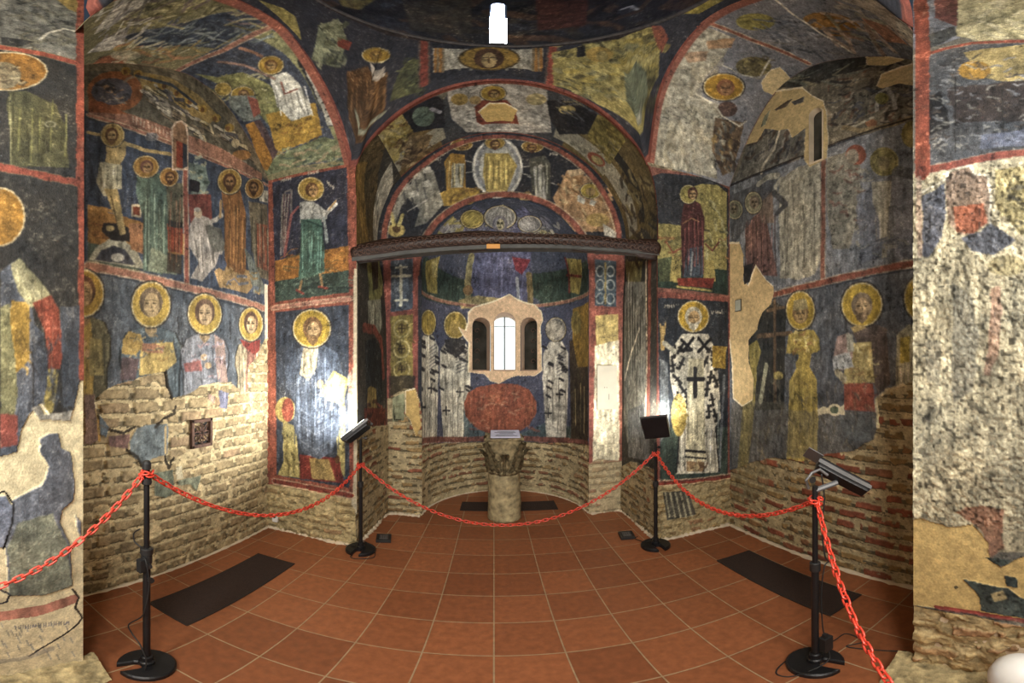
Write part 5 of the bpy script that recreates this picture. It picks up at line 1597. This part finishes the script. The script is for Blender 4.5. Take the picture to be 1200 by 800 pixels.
def pane(outline, p3, d, mat, parent, thick=.006):
    bm = bmesh.new()
    f = [bm.verts.new(p3(u, v, d)) for u, v in outline]
    b = [bm.verts.new(p3(u, v, d + thick)) for u, v in outline]
    bm.faces.new(f)
    bm.faces.new(b[::-1])
    n = len(f)
    for i in range(n):
        bm.faces.new((f[i], f[(i + 1) % n], b[(i + 1) % n], b[i]))
    return obj('pane', bm, mat, parent)


wn = 0
trio = [(553, 574, 372, 434), (579, 604, 366, 434), (611, 630, 372, 434)]
for k, (xa, xb, yt, yb) in enumerate(trio):
    ua, zb = AP.at(xa, yb)
    ub, _ = AP.at(xb, yb)
    _, zt = AP.at((xa + xb) / 2, yt)
    cu, hw = (ua + ub) / 2, (ub - ua) / 2
    ol = lancet(cu, zb, zt, hw)
    cut(AP, lancet(cu, zb, zt, hw + .004))
    wn += 1
    wo = win_reveal(ol, apse_point, .30 if k == 1 else .24, name='window_%d' % wn, splay=-.05, c=(cu, (zb + zt) / 2))
    big_ = lancet(cu, zb - .03, zt + .03, hw + .02)
    pane(big_, apse_point, .27 if k == 1 else .20, 'daylight' if k == 1 else 'dark_glass', wo)
    if k == 1:
        bm = bmesh.new()
        p = apse_point(cu, (zb + zt) / 2, .24)
        box(bm, p, (.016, .012, zt - zb + .04))
        box(bm, (p[0], p[1], zb + (zt - zb) * .80), (2 * hw, .006, .006))
        obj('mullion', bm, 'black_metal', wo)
    else:
        # iron lattice of curls seen dimly in the dark side lights
        bm = bmesh.new()
        for j in range(4):
            zc = zb + (zt - zb) * (.18 + .2 * j)
            p = apse_point(cu, zc, .17)
            tube(bm, [(p[0] + .035 * math.cos(t) * (1 - .05 * i), p[1], p[2] + .035 * math.sin(t) * (1 - .05 * i)) for i, t in enumerate(np.linspace(0, 5.5, 12))], .004, 6)
        obj('grille', bm, 'rust_iron', wo)

# slit window high in the right arm
def wr_point(y, z, d):
    return (2.16 + d, y, z)


ya, zb = WR.at(966, 186)
yb_, _ = WR.at(948, 186)
zt = WR.at(957, 128)[1]
cu, hw = (ya + yb_) / 2, abs(yb_ - ya) / 2 * .85
ol = lancet(cu, zb, zt, hw)
cut(WR, lancet(cu, zb, zt, hw + .004))
wo = win_reveal(ol, wr_point, .22, 'plaster', 'window_4', c=(cu, (zb + zt) / 2))
pane(lancet(cu, zb - .03, zt + .03, hw + .03), wr_point, .045, 'dark_glass', wo)


# slit window of the drum
def dr_point(u, v, d):
    a = u / 1.1
    return (RC[0] + (1.1 + d) * math.sin(a), RC[1] + (1.1 + d) * math.cos(a), RZ + v)


ol = lancet(-.05, .06, .95, .052)
cut(DR, lancet(-.05, .06, .95, .058))
wo = win_reveal(ol, dr_point, .30, 'white_paint', 'window_5', splay=-.1, c=(-.05, .5))
pane(lancet(-.05, .0, 1.0, .1), dr_point, .26, 'drum_daylight', wo)

# drum ring moulding
bm = bmesh.new()
tube(bm, [(RC[0] + 1.10 * math.cos(a), RC[1] + 1.10 * math.sin(a), RZ) for a in np.linspace(0, 2 * PI, 97)[:-1]], .022, 8, closed=True)
obj('trim_1', bm, 'ring_paint', smooth=True, kind='structure')

# lumpy mortar fillet where the masonry meets the floor
def fillet(name, pts, r=.035, mat='plaster'):
    p, L = resample([(x, y, 0) for x, y in pts], max(20, int(60 * len(pts) / 3)))
    bm = bmesh.new()
    rr = [r * (.6 + .8 * random.random()) for _ in p]
    tube(bm, [(q[0], q[1], -.004) for q in p], rr, 10)
    obj(name, bm, mat, smooth=True, kind='structure')


fillet('baseboard_left', [(-2.03, .66), (-2.03, 1.6), (-2.03, 2.9)], .016)
fillet('baseboard_front_left', [(-2.03, 2.89), (-1.6, 2.90), (-1.40, 2.87), (-1.28, 2.87), (-1.14, 2.92), (-1.12, 3.3), (-1.10, 3.72), (-.76, 3.74)], .024)
fillet('baseboard_apse', [(AC - AR * math.cos(t), AY + AR * 1.13 * math.sin(t)) for t in np.linspace(0.03, PI - .03, 12)], .014)
fillet('baseboard_front_right', [(1.01, 3.75), (1.34, 3.75), (1.37, 3.2), (1.40, 2.90), (1.8, 2.89), (2.14, 2.88)], .024)
fillet('baseboard_right', [(2.14, 2.9), (2.15, 1.8), (2.15, .66)], .022)

# rough footings under the near piers
def footing(name, x0, x1, y0, y1, h):
    def f(U, V):
        # U along the wall, V across: a battered, broken mortar apron
        t = V
        x = x0 + (x1 - x0) * t + .05 * (fbm(np.stack([U, U * 0, V * .2], -1), 9, 5) - .5)
        z = h * (1 - t) ** .8 + .001
        return np.stack([x, U, z], -1)
    s = Surf(name, f, y0, y1, 0, 1, .012, None, base='a0916c', seed=31)
    s.P[..., 2] += .04 * s.w1 * (1 - s.V) + .02 * s.fine
    s.P[..., 0] += .03 * s.w2
    s.C = s.C * (1 + .7 * s.w1 + .6 * s.fine)[..., None]
    s.H[:] = 0
    s.build()


footing('trim_2', -1.37, -1.22, -.2, .72, .11)
footing('trim_3', 1.37, 1.20, -.2, .70, .12)


# ------------------------------------------------------------------ things
# carved beam across the sanctuary
beam = thing('carved_beam', 'dark carved wooden beam spanning the sanctuary arch above the apse', 'beam', (.11, 2.93, 2.52))
bl = 2.56
bm = bmesh.new()
n = 90
rings = []
for i in range(n + 1):
    x = -bl / 2 + bl * i / n
    t = x / bl + .5
    hh = .070 + .012 * math.sin(7 * t) + .010 * math.sin(19 * t) + (.018 if .93 < t < .995 else 0)
    zc = .135 + .10 * (t - .45) * 0.8 + .01 * math.sin(5 * t)
    rr = []
    for k in range(14):
        a = 2 * PI * k / 14
        q = .9 + .1 * math.cos(4 * a)
        rr.append(bm.verts.new((x, .085 * math.cos(a) * q, zc + (hh + .012) * math.sin(a) * q)))
    rings.append(rr)
for a, b in zip(rings[:-1], rings[1:]):
    for k in range(14):
        bm.faces.new((a[k], a[(k + 1) % 14], b[(k + 1) % 14], b[k]))
bm.faces.new(rings[0])
bm.faces.new(rings[-1][::-1])
obj('carved_log', bm, 'wood_carved', beam, smooth=True)
bm = bmesh.new()
for i in range(70):                       # two interlaced rows of carved curls on the visible face
    x = -bl / 2 + .05 + (bl - .10) * i / 69
    t = x / bl + .5
    zc = .135 + .10 * (t - .45) * .8 + .01 * math.sin(5 * t)
    for row, off in ((0, .028), (1, -.026)):
        sgn = 1 if (i + row) % 2 else -1
        pts = []
        for j in range(11):
            a = j / 10 * 5.4 + row
            r_ = .024 * (1 - j / 14)
            dz = off + sgn * r_ * math.sin(a)
            pts.append((x + r_ * math.cos(a), -.085 * math.sqrt(max(.05, 1 - (dz / .088) ** 2)) - .002, zc + dz))
        tube(bm, pts, .0036, 5)
obj('relief_scroll', bm, 'wood_relief', beam, smooth=True)
bm = bmesh.new()
for seg in range(40):
    x = -bl / 2 + bl * (seg + .5) / 40
    t = x / bl + .5
    box(bm, (x, .0, .036 + .085 * t), (bl / 40 + .0005, .10, .034))
bmesh.ops.remove_doubles(bm, verts=bm.verts, dist=.001)
obj('board', bm, 'wood_grey', beam)['label'] = 'flat grey board under the carving'
bm = bmesh.new()
box(bm, (-.115, -.058, .072), (.105, .012, .040), bev=.004)
obj('paper_tag', bm, 'orange_tag', beam)['label'] = 'small orange tag'

# pedestal: column shaft with a spolia capital
ped = thing('stone_pedestal', 'yellowish stone column stump with a carved leafy capital before the apse', 'column', (.105, 3.80, 0))
bm = bmesh.new()
lathe(bm, [(.172, 0), (.170, .02), (.166, .2), (.163, .38), (.160, .50), (.158, .525)], 48)
for v in bm.verts:
    k = 1 + .03 * (math.sin(v.co.x * 61 + v.co.z * 23) * math.sin(v.co.y * 47 + v.co.z * 13)) * .5
    v.co.x *= k
    v.co.y *= k
obj('shaft', bm, 'stone', ped, smooth=True)
bm = bmesh.new()
rings = []
for j in range(17):
    t = j / 16
    z = .525 + .36 * t
    r = .150 + .02 * (t < .08) + .016 * math.sin(PI * min(1, t * 1.2)) + .050 * t ** 2
    sq = t ** 2.2
    ring = []
    for k in range(48):
        a = 2 * PI * k / 48
        c, s_ = math.cos(a), math.sin(a)
        m = 1 / max(abs(c), abs(s_))
        rr = r * (1 - sq) + sq * .165 * m
        ring.append(bm.verts.new((rr * c, rr * s_, z)))
    rings.append(ring)
for a, b in zip(rings[:-1], rings[1:]):
    for k in range(48):
        bm.faces.new((a[k], a[(k + 1) % 48], b[(k + 1) % 48], b[k]))
bm.faces.new(rings[0][::-1])
bm.faces.new(rings[-1])
obj('capital_bell', bm, 'stone_dark', ped, smooth=True)


def acanthus(ang, z0, h, w, r0, r1, curl):
    """one carved leaf that climbs the bell, lobed along its edges and curling out at the tip"""
    bm = bmesh.new()
    nu, nv = 13, 16
    G = []
    for j in range(nv + 1):
        t = j / nv
        row = []
        prof = math.sin(PI * min(1, .18 + .82 * (1 - t)) * .5) ** .8
        lobes = 1 + .22 * math.cos(t * PI * 7)
        ww = w * prof * lobes
        zz = z0 + h * (t if t < .82 else .82 + .18 * math.sin((t - .82) / .18 * 2.2) * .8)
        rad = r0 + (r1 - r0) * t + curl * max(0, t - .55) ** 2 * 4.9
        for i in range(nu + 1):
            s_ = i / nu * 2 - 1
            rr = rad + .016 * math.cos(s_ * PI * 2.5) - .016 * abs(s_)
            a = ang + s_ * ww / rad
            row.append((rr * math.cos(a), rr * math.sin(a), zz))
        G.append(row)
    F = [[bm.verts.new(p) for p in row] for row in G]
    for j in range(nv):
        for i in range(nu):
            bm.faces.new((F[j][i], F[j][i + 1], F[j + 1][i + 1], F[j + 1][i]))
    r = bmesh.ops.solidify(bm, geom=bm.faces[:], thickness=.014)
    return bm


for k in range(8):
    a = 2 * PI * k / 8 + PI / 4
    if k % 2 == 0:
        obj('leaf', acanthus(a, .56, .325, .075, .180, .250, .050), 'stone_dark', ped, smooth=True)
    else:
        obj('leaf', acanthus(a, .535, .24, .072, .178, .200, .075), 'stone_dark', ped, smooth=True)
bm = bmesh.new()
box(bm, (0, 0, .897), (.39, .37, .024), bev=.006)
bmesh.ops.subdivide_edges(bm, edges=bm.edges, cuts=5, use_grid_fill=True)
for v in bm.verts:
    if abs(abs(v.co.x) - .2) > .05 or True:
        f_ = 1 - .10 * math.exp(-(min(abs(v.co.x), abs(v.co.y)) / .07) ** 2)
        v.co.x *= f_
        v.co.y *= f_
obj('abacus', bm, 'stone_dark', ped)
for o in list(ped.children) + [c for c in COL.objects if c.parent == ped]:
    me = o.data
    co = np.empty(len(me.vertices) * 3, np.float32)
    me.vertices.foreach_get('co', co)
    co = co.reshape(-1, 3)
    n1 = np.stack([fbm(co, 22, k) - .5 for k in (1, 2, 3)], 1)
    co += n1 * .018 * (co[:, 2:3] > .03)
    me.vertices.foreach_set('co', co.ravel())
pl = thing('white_info_sheet', 'pale bluish sheet lying on the capital of the stone column', 'sheet', (.115, 3.78, .924))
bm = bmesh.new()
box(bm, (0, 0, .010), (.30, .26, .012), Matrix.Rotation(.12, 4, 'X'), .003)
obj('sheet', bm, 'white_sheet', pl)
bm = bmesh.new()
for j in range(5):
    box(bm, (0.01 - .01 * (j % 2), -.09 + .04 * j, .018 + (-.09 + .04 * j) * .1206), (.22 - .04 * (j % 3), .008, .0015), Matrix.Rotation(.12, 4, 'X'))
obj('print', bm, 'ink', pl)

# floor grates / mats let into the tiles
def mat_thing(name, label, x0, x1, y0, y1, group=None, edge=.018):
    cx, cy = (x0 + x1) / 2, (y0 + y1) / 2
    t = thing(name, label, 'floor mat', (cx, cy, 0), 0, group)
    bm = bmesh.new()
    box(bm, (0, 0, .004), (x1 - x0 - 2 * edge, y1 - y0 - 2 * edge, .006))
    obj('mesh_panel', bm, 'mat_brown', t)
    bm = bmesh.new()
    hx, hy = (x1 - x0) / 2, (y1 - y0) / 2
    for c, d in (((-hx + edge / 2, 0), (edge, 2 * hy)), ((hx - edge / 2, 0), (edge, 2 * hy)), ((0, -hy + edge / 2), (2 * hx - 2 * edge, edge)), ((0, hy - edge / 2), (2 * hx - 2 * edge, edge))):
        box(bm, (c[0], c[1], .004), (d[0], d[1], .0075))
    obj('frame', bm, 'mat_edge', t)
    return t


mat_thing('floor_grate', 'dark brown rectangular floor grate by the left brick wall', -1.75, -1.41, 1.28, 2.35)
mat_thing('floor_grate', 'dark brown rectangular floor grate by the right brick wall', 1.59, 1.91, 1.23, 2.30)
mat_thing('floor_grate', 'short dark floor grate in the apse behind the stone column', -.37, .70, 3.975, 4.27)

# carved openwork plate in the left wall
y0_, z1_ = WL.at(222, 492)
y1_, z0_ = WL.at(246, 521)
vp = thing('wall_vent', 'small square rosette vent plate set in the left brick wall', 'vent', (-2.035, (y0_ + y1_) / 2, (z0_ + z1_) / 2))
S_ = (y1_ - y0_) / 2
Z_ = (z1_ - z0_) / 2
bm = bmesh.new()
for c, d in (((-S_ + .012, 0), (.024, 2 * Z_)), ((S_ - .012, 0), (.024, 2 * Z_)), ((0, -Z_ + .012), (2 * S_, .024)), ((0, Z_ - .012), (2 * S_, .024))):
    box(bm, (.012, c[0], c[1]), (.03, d[0], d[1]), bev=.003)
obj('frame', bm, 'rust_iron', vp)
bm = bmesh.new()
for k in range(8):
    a = PI * k / 4
    c, s_ = math.cos(a), math.sin(a)
    r_ = min(S_, Z_) - .02
    pts = [(.014, c * q - s_ * o, s_ * q + c * o) for q, o in ((.012, 0), (.035, .012), (.06, .014), (r_, 0), (.06, -.014), (.035, -.012))]
    tube(bm, pts, .0055, 6, closed=True)
obj('rosette', bm, 'rust_iron', vp, smooth=True)
bm = bmesh.new()
box(bm, (-.006, 0, 0), (.006, 2 * S_ - .04, 2 * Z_ - .04))
obj('backing', bm, 'dark_void', vp)

# notice plate on the strip of wall right of the apse
u0, z1_ = TY.at(699, 428)
u1, z0_ = TY.at(722, 479)
npl = thing('notice_plate', 'white square plate with pencil marks on the bright pier right of apse', 'plate', ((u0 + u1) / 2, 3.735, (z0_ + z1_) / 2))
bm = bmesh.new()
box(bm, (0, 0, 0), (u1 - u0, .010, z1_ - z0_), bev=.002)
obj('plate', bm, 'plaster_pale', npl)
for nm, x, z, dx, dz in (('screw', -.03, .0, .008, .008), ('screw', -.005, .0, .008, .008), ('pencil_line', .02, -.10, .004, .06)):
    bm = bmesh.new()
    box(bm, (x, -.006, z), (dx, .002, dz))
    obj(nm, bm, 'ink', npl)

# small grey label on the repaired plaster of the right wall
ya_, za_ = WR.at(863, 352)
yb2_, zb2_ = WR.at(870, 364)
tg = thing('wall_tag', 'tiny grey label on the cream plaster repair of the right wall', 'label', (2.145, (ya_ + yb2_) / 2, (za_ + zb2_) / 2))
bm = bmesh.new()
box(bm, (0, 0, 0), (.006, abs(ya_ - yb2_), abs(za_ - zb2_)), bev=.001)
obj('frame', bm, 'black_plastic', tg)
bm = bmesh.new()
box(bm, (-.003, 0, 0), (.004, abs(ya_ - yb2_) - .012, abs(za_ - zb2_) - .012))
obj('card', bm, 'card_grey', tg)

# small white sensor in the left corner
sn = thing('wall_sensor', 'tiny white sensor in the corner below the left frescoes', 'sensor', (-1.93, 2.86, .12))
bm = bmesh.new()
box(bm, (0, 0, 0), (.055, .03, .055), bev=.008)
obj('body', bm, 'white_paint', sn)
bm = bmesh.new()
lathe(bm, [(.009, -.01), (.012, 0), (.008, .004)], 12, (0, -.016, .03))
obj('knob', bm, 'black_plastic', sn)


# ---- lighting stands
def horseshoe(R, notch, rz):
    """outline of a cast foot: a disc with a slot cut in from one side"""
    pts = []
    a0 = math.asin(notch / R)
    for i in range(33):
        a = a0 + (2 * PI - 2 * a0) * i / 32
        pts.append((R * math.cos(a), R * math.sin(a)))
    for i in range(7):
        a = -PI / 2 - PI * i / 6
        pts.append((R * .38 + notch * math.cos(a), notch * math.sin(a)))
    c, s_ = math.cos(rz), math.sin(rz)
    return [(x * c - y * s_, x * s_ + y * c) for x, y in pts]


def stand_base(t, rz, R=.125):
    bm = bmesh.new()
    prism(bm, horseshoe(R, .028, rz), 0, .030, .008)
    b = obj('base', bm, 'black_metal', t)
    bm = bmesh.new()
    lathe(bm, [(.036, .028), (.036, .050), (.028, .056), (.026, .085), (.019, .09)], 24)
    obj('socket', bm, 'black_metal', t, smooth=False)
    return b


def collar(t, z, r, h):
    bm = bmesh.new()
    lathe(bm, [(r * .8, z - h / 2), (r, z - h / 2 + .004), (r, z + h / 2 - .004), (r * .8, z + h / 2)], 20)
    obj('collar', bm, 'black_plastic', t)


def knob(t, z, a, r=.02):
    bm = bmesh.new()
    c, s_ = math.cos(a), math.sin(a)
    tube(bm, [(.01 * c, .01 * s_, z), (.035 * c, .035 * s_, z)], .005, 8)
    tube(bm, [(.035 * c, .035 * s_, z), (.05 * c, .05 * s_, z)], .013, 10)
    obj('knob', bm, 'black_plastic', t)


def pole(t, z0, z1, r):
    bm = bmesh.new()
    lathe(bm, [(r, z0), (r, z1)], 20)
    obj('pole', bm, 'black_metal', t, smooth=False)


def cable(t, pts, r=.0035, name='cable'):
    bm = bmesh.new()
    tube(bm, cat(pts, 6, False), r, 6)
    return obj(name, bm, 'cable_rubber', t, smooth=True)


def flood_head(t, loc, mtx, L, Wd, D, glow='lamp_glass', fins=9):
    """LED panel: housing, rear fins, glowing glass, yoke. local -Y is the lit face"""
    R4 = Matrix.Translation(loc) @ mtx
    bm = bmesh.new()
    box(bm, (0, 0, 0), (L, D, Wd), bev=.006)
    bmesh.ops.transform(bm, matrix=R4, verts=bm.verts)
    hd = obj('lamp_head', bm, 'black_metal', t)
    bm = bmesh.new()
    for i in range(max(fins, 1) if fins else 0):
        box(bm, (-L * .42 + L * .84 * i / max(1, fins - 1), D / 2 + .006, 0), (.003, .014, Wd * .86))
    bmesh.ops.transform(bm, matrix=R4, verts=bm.verts)
    if fins:
        obj('cooling_fin', bm, 'black_metal', hd)
    else:
        bm.free()
    bm = bmesh.new()
    box(bm, (0, -D / 2 - .001, 0), (L - .016, .003, Wd - .016))
    bmesh.ops.transform(bm, matrix=R4, verts=bm.verts)
    obj('glass', bm, glow, hd)['label'] = 'lit glass front'
    bm = bmesh.new()
    for s_ in (-1, 1):
        box(bm, (s_ * (L / 2 + .006), .0, -Wd * .25), (.004, .02, Wd * .6), bev=.001)
    box(bm, (0, 0, -Wd * .56), (L + .016, .02, .004))
    bmesh.ops.transform(bm, matrix=R4, verts=bm.verts)
    obj('bracket', bm, 'grey_metal', t)


SL = (-1.24, .90)
SR = (1.19, 1.00)
ML = (-1.06, 2.80)
MR = (1.31, 2.79)
def rope_post(name, label, x, y, rz, ztop, zc=.6):
    t = thing(name, label, 'stand', (x, y, 0))
    stand_base(t, rz)
    pole(t, .05, ztop * .62, .0165)
    pole(t, ztop * .60, ztop, .0125)
    collar(t, ztop * .62, .024, .05)
    return t


# near left: no lamp, a clamp half way up with a coiled cable
t = rope_post('lamp_stand', 'black stand with clamp and no lamp, nearest on the left', SL[0], SL[1], -PI / 2 - .3, 1.16)
bm = bmesh.new()
lathe(bm, [(.014, 1.15), (.02, 1.155), (.02, 1.18), (.012, 1.19)], 16)
obj('top_cap', bm, 'black_plastic', t)
collar(t, 1.10, .022, .03)
collar(t, .76, .028, .035)
knob(t, .70, -.4)
knob(t, .75, 2.6)
knob(t, .62, -.2)
cable(t, [(.0, -.02, .74), (.04, -.03, .72), (.045, -.02, .60), (.03, -.03, .45), (.0, -.03, .38), (-.06, -.05, .30), (-.05, -.04, .24), (.01, -.04, .20), (.05, -.04, .12), (.06, -.05, .06), (.05, -.04, .036)])
cable(t, [(-.01, -.02, .78), (-.045, -.03, .80), (-.05, -.03, .84), (-.02, -.02, .87)])
bm = bmesh.new()
box(bm, (.0, -.028, .69), (.03, .03, .07), bev=.005)
obj('clamp', bm, 'black_plastic', t)

# near right: lamp head tilted, pointing towards the right pier
t = rope_post('lamp_stand', 'black stand with a tilted long floodlight, nearest on the right', SR[0], SR[1], -PI / 2 + .3, 1.07)
hz = 1.09
a_ = Vector((.55, -.64, -.50)).normalized()      # long axis of the housing
fwd = Vector((.8, .2, .6))
fwd = (fwd - a_ * fwd.dot(a_)).normalized()     # lit direction
up_ = a_.cross(-fwd).normalized()
mt = Matrix((( a_.x, -fwd.x, up_.x, 0), (a_.y, -fwd.y, up_.y, 0), (a_.z, -fwd.z, up_.z, 0), (0, 0, 0, 1)))
flood_head(t, (.125, -.05, hz), mt, .25, .062, .052, 'lamp_glass_soft', 0)
bm = bmesh.new()
q = Vector((.125, -.05, hz)) - a_ * .160 + fwd * .03
box(bm, q, (.075, .004, .08), mt, .001)
obj('shield', bm, 'grey_metal', t)
bm = bmesh.new()
tube(bm, [(-.02, .02, 1.06), (-.035, .02, 1.10), (-.01, .01, 1.13), (.03, .0, 1.14), (.06, -.02, 1.11)], .007, 8)
tube(bm, [(0, 0, 1.05), (.05, -.02, 1.06), (.10, -.04, 1.07)], .013, 8)
obj('yoke', bm, 'grey_metal', t)
knob(t, 1.11, 3.6)
cable(t, [(.03, -.01, 1.12), (.05, -.01, 1.0), (.045, 0, .85), (.055, -.01, .70), (.08, -.01, .66), (.05, -.01, .64), (.03, -.01, .5), (.03, -.015, .3), (.035, -.02, .22)])
bm = bmesh.new()
box(bm, (.035, -.03, .155), (.055, .04, .10), bev=.006)
box(bm, (.03, -.03, .215), (.02, .02, .03), bev=.004)
obj('power_box', bm, 'black_plastic', t)
cable(t, [(.035, -.04, .12), (.02, -.06, .06), (-.06, -.05, .036), (-.15, .0, .006), (-.17, .06, .006), (-.08, .10, .006), (.06, .10, .006), (.2, .06, .006), (.30, .05, .006), (.28, -.06, .006), (.20, -.02, .006), (.24, -.14, .006), (.30, -.28, .006)])

# middle left: panel lamp turned to the left front fresco
t = rope_post('lamp_stand', 'black lamp stand before the left jamb, its panel lamp seen edge-on', ML[0], ML[1], -PI / 2, 1.02)
fwd = Vector((-.65, .12, .72)).normalized()
a_ = Vector((-.35, .93, .0))
a_ = (a_ - fwd * a_.dot(fwd)).normalized()
up_ = a_.cross(-fwd).normalized()
mt = Matrix((( a_.x, -fwd.x, up_.x, 0), (a_.y, -fwd.y, up_.y, 0), (a_.z, -fwd.z, up_.z, 0), (0, 0, 0, 1)))
flood_head(t, (-.03, -.02, 1.085), mt, .20, .25, .035)
knob(t, 1.03, .3)
cable(t, [(.0, .02, .1), (.09, .05, .03), (.14, -.05, .006), (.13, -.12, .006), (.02, -.17, .006), (-.03, -.15, .006), (-.02, -.13, .006)])
cable(t, [(-.02, 0, .06), (-.12, .02, .02), (-.18, .08, .006), (-.14, .14, .006)])

# middle right: panel lamp seen from behind
t = rope_post('lamp_stand', 'black lamp stand before the right jamb, its square lamp seen from behind', MR[0], MR[1], -PI / 2, .98)
fwd = Vector((.42, .72, .42)).normalized()
a_ = Vector((.9, -.5, .16))
a_ = (a_ - fwd * a_.dot(fwd)).normalized()
up_ = a_.cross(-fwd).normalized()
mt = Matrix((( a_.x, -fwd.x, up_.x, 0), (a_.y, -fwd.y, up_.y, 0), (a_.z, -fwd.z, up_.z, 0), (0, 0, 0, 1)))
flood_head(t, (0, 0, 1.105), mt, .215, .20, .04, 'lamp_glass', 0)
knob(t, .93, .3, .015)
cable(t, [(.0, .02, .1), (-.06, .04, .04), (-.10, .20, .006), (-.06, .25, .006)])


def adapter(name, label, x, y, rz):
    t = thing(name, label, 'power adapter', (x, y, 0), rz)
    bm = bmesh.new()
    box(bm, (0, 0, .015), (.13, .15, .028), bev=.006)
    obj('housing', bm, 'black_plastic', t)
    bm = bmesh.new()
    box(bm, (0, 0, .0305), (.075, .09, .003), bev=.001)
    obj('label_plate', bm, 'grey_metal', t)
    bm = bmesh.new()
    for i in range(4):
        box(bm, (-.03 + .02 * i, 0, .032), (.004, .07, .002))
    obj('ridge', bm, 'black_plastic', t)


adapter('power_adapter', 'flat black power adapter on the floor behind the left lamp stand', -.95, 3.08, .25)
adapter('power_adapter', 'flat black power adapter on the floor behind the right lamp stand', 1.16, 3.08, -.15)

# white round-topped thing at the right edge, foot of the pier
t = thing('floor_lamp', 'white rounded lamp shade at the foot of the right pier, lower corner', 'lamp', (1.13, .165, 0))
bm = bmesh.new()
lathe(bm, [(.10, 0), (.10, .012), (.03, .02), (.02, .03), (.02, .34)], 32)
obj('base', bm, 'white_paint', t)
bm = bmesh.new()
lathe(bm, [(.095, .30), (.10, .32), (.098, .36), (.082, .40), (.05, .43), (.01, .442)], 40)
obj('lamp_shade', bm, 'white_paint', t, smooth=True)


# ---- plastic chains
def chain(label, a, b, sag, n=None):
    a, b = Vector(a), Vector(b)
    L = 0
    P = []
    N = 400
    for i in range(N + 1):
        t = i / N
        p = a.lerp(b, t)
        p.z -= 4 * sag * t * (1 - t)
        P.append(p)
    cum = [0]
    for i in range(N):
        cum.append(cum[-1] + (P[i + 1] - P[i]).length)
    pitch = .0335
    k = int(cum[-1] / pitch)
    pitch = cum[-1] / k
    t = thing('barrier_chain', label, 'chain', a, 0, None)
    bm = bmesh.new()

    def at(s_):
        i = min(range(0, N + 1, 1), key=lambda j: abs(cum[j] - s_)) if False else int(np.searchsorted(cum, s_))
        return P[min(max(i, 0), N)]
    for i in range(k + 1):
        s0 = i * pitch
        c = at(s0)
        d = (at(s0 + .01) - at(s0 - .01)).normalized()
        side = d.cross(Vector((0, 0, 1)))
        if side.length < .01:
            side = Vector((1, 0, 0))
        side.normalize()
        nrm = side.cross(d).normalized()
        ang = (PI / 4 if i % 2 else -PI / 4) + random.uniform(-.25, .25)
        wv = side * math.cos(ang) + nrm * math.sin(ang)
        hl, hw = .0145, .0085
        pts = []
        for j in range(12):
            th = 2 * PI * j / 12
            cx_ = hl if math.cos(th) > 0 else -hl
            pts.append(c - a + d * ((cx_ * (1 if abs(math.cos(th)) > .2 else abs(math.cos(th)) * 5)) + math.cos(th) * hw) + wv * (hw * math.sin(th) * 1.25))
        tube(bm, pts, .0041, 6, closed=True)
    o = obj('chain_links', bm, 'chain_red', None, smooth=True)
    bpy.data.objects.remove(t)
    o.name = 'barrier_chain'
    o.location = a
    tag(o, label, 'chain')
    return o


chain('red plastic chain sagging from the nearest left stand out of frame', (SL[0], SL[1] - .02, 1.13), (-1.31, -.9, 1.05), .44)
chain('red plastic chain hanging between the two left stands', (SL[0], SL[1] + .015, 1.13), (ML[0] - .01, ML[1] - .01, .79), .27)
chain('red plastic chain hanging across the middle in front of the stone column', (ML[0] + .015, ML[1], .80), (MR[0] - .015, MR[1], .88), .50)
chain('red plastic chain hanging between the two right stands', (MR[0], MR[1] - .02, .88), (SR[0], SR[1] + .02, .99), .235)
chain('red plastic chain dropping from the nearest right stand towards the viewer', (SR[0] - .01, SR[1] - .02, 1.00), (-.14, -.77, .95), .42)
# each wrapped round its post
def wrap(label, x, y, z):
    bm = bmesh.new()
    for k in range(7):
        a = 2 * PI * k / 7
        c = Vector((.024 * math.cos(a), .024 * math.sin(a), z + .012 * math.sin(k * 2.3)))
        d = Vector((-math.sin(a), math.cos(a), 0))
        wv = Vector((math.cos(a) * .5, math.sin(a) * .5, .8)) if k % 2 else Vector((math.cos(a) * .8, math.sin(a) * .8, -.4))
        wv.normalize()
        tube(bm, [c + d * (.019 * math.cos(t)) + wv * (.010 * math.sin(t)) for t in np.linspace(0, 2 * PI, 11)[:-1]], .0041, 6, closed=True)
    o = obj('chain_loop', bm, 'chain_red', None, smooth=True)
    o.location = (x, y, 0)
    tag(o, label, 'chain')


wrap('loop of red chain tied at the top of the nearest left stand', SL[0], SL[1], 1.13)
wrap('loop of red chain tied round the left lamp stand by the jamb', ML[0], ML[1], .80)
wrap('loop of red chain tied round the lamp stand by the right jamb', MR[0], MR[1], .88)
wrap('loop of red chain tied round the nearest right stand', SR[0], SR[1], 1.00)

for s in (WL, WR, FL, FR, BL, BV, BR, TY, AP, VL, VR, PE, DR, PL, PR):
    s.build()
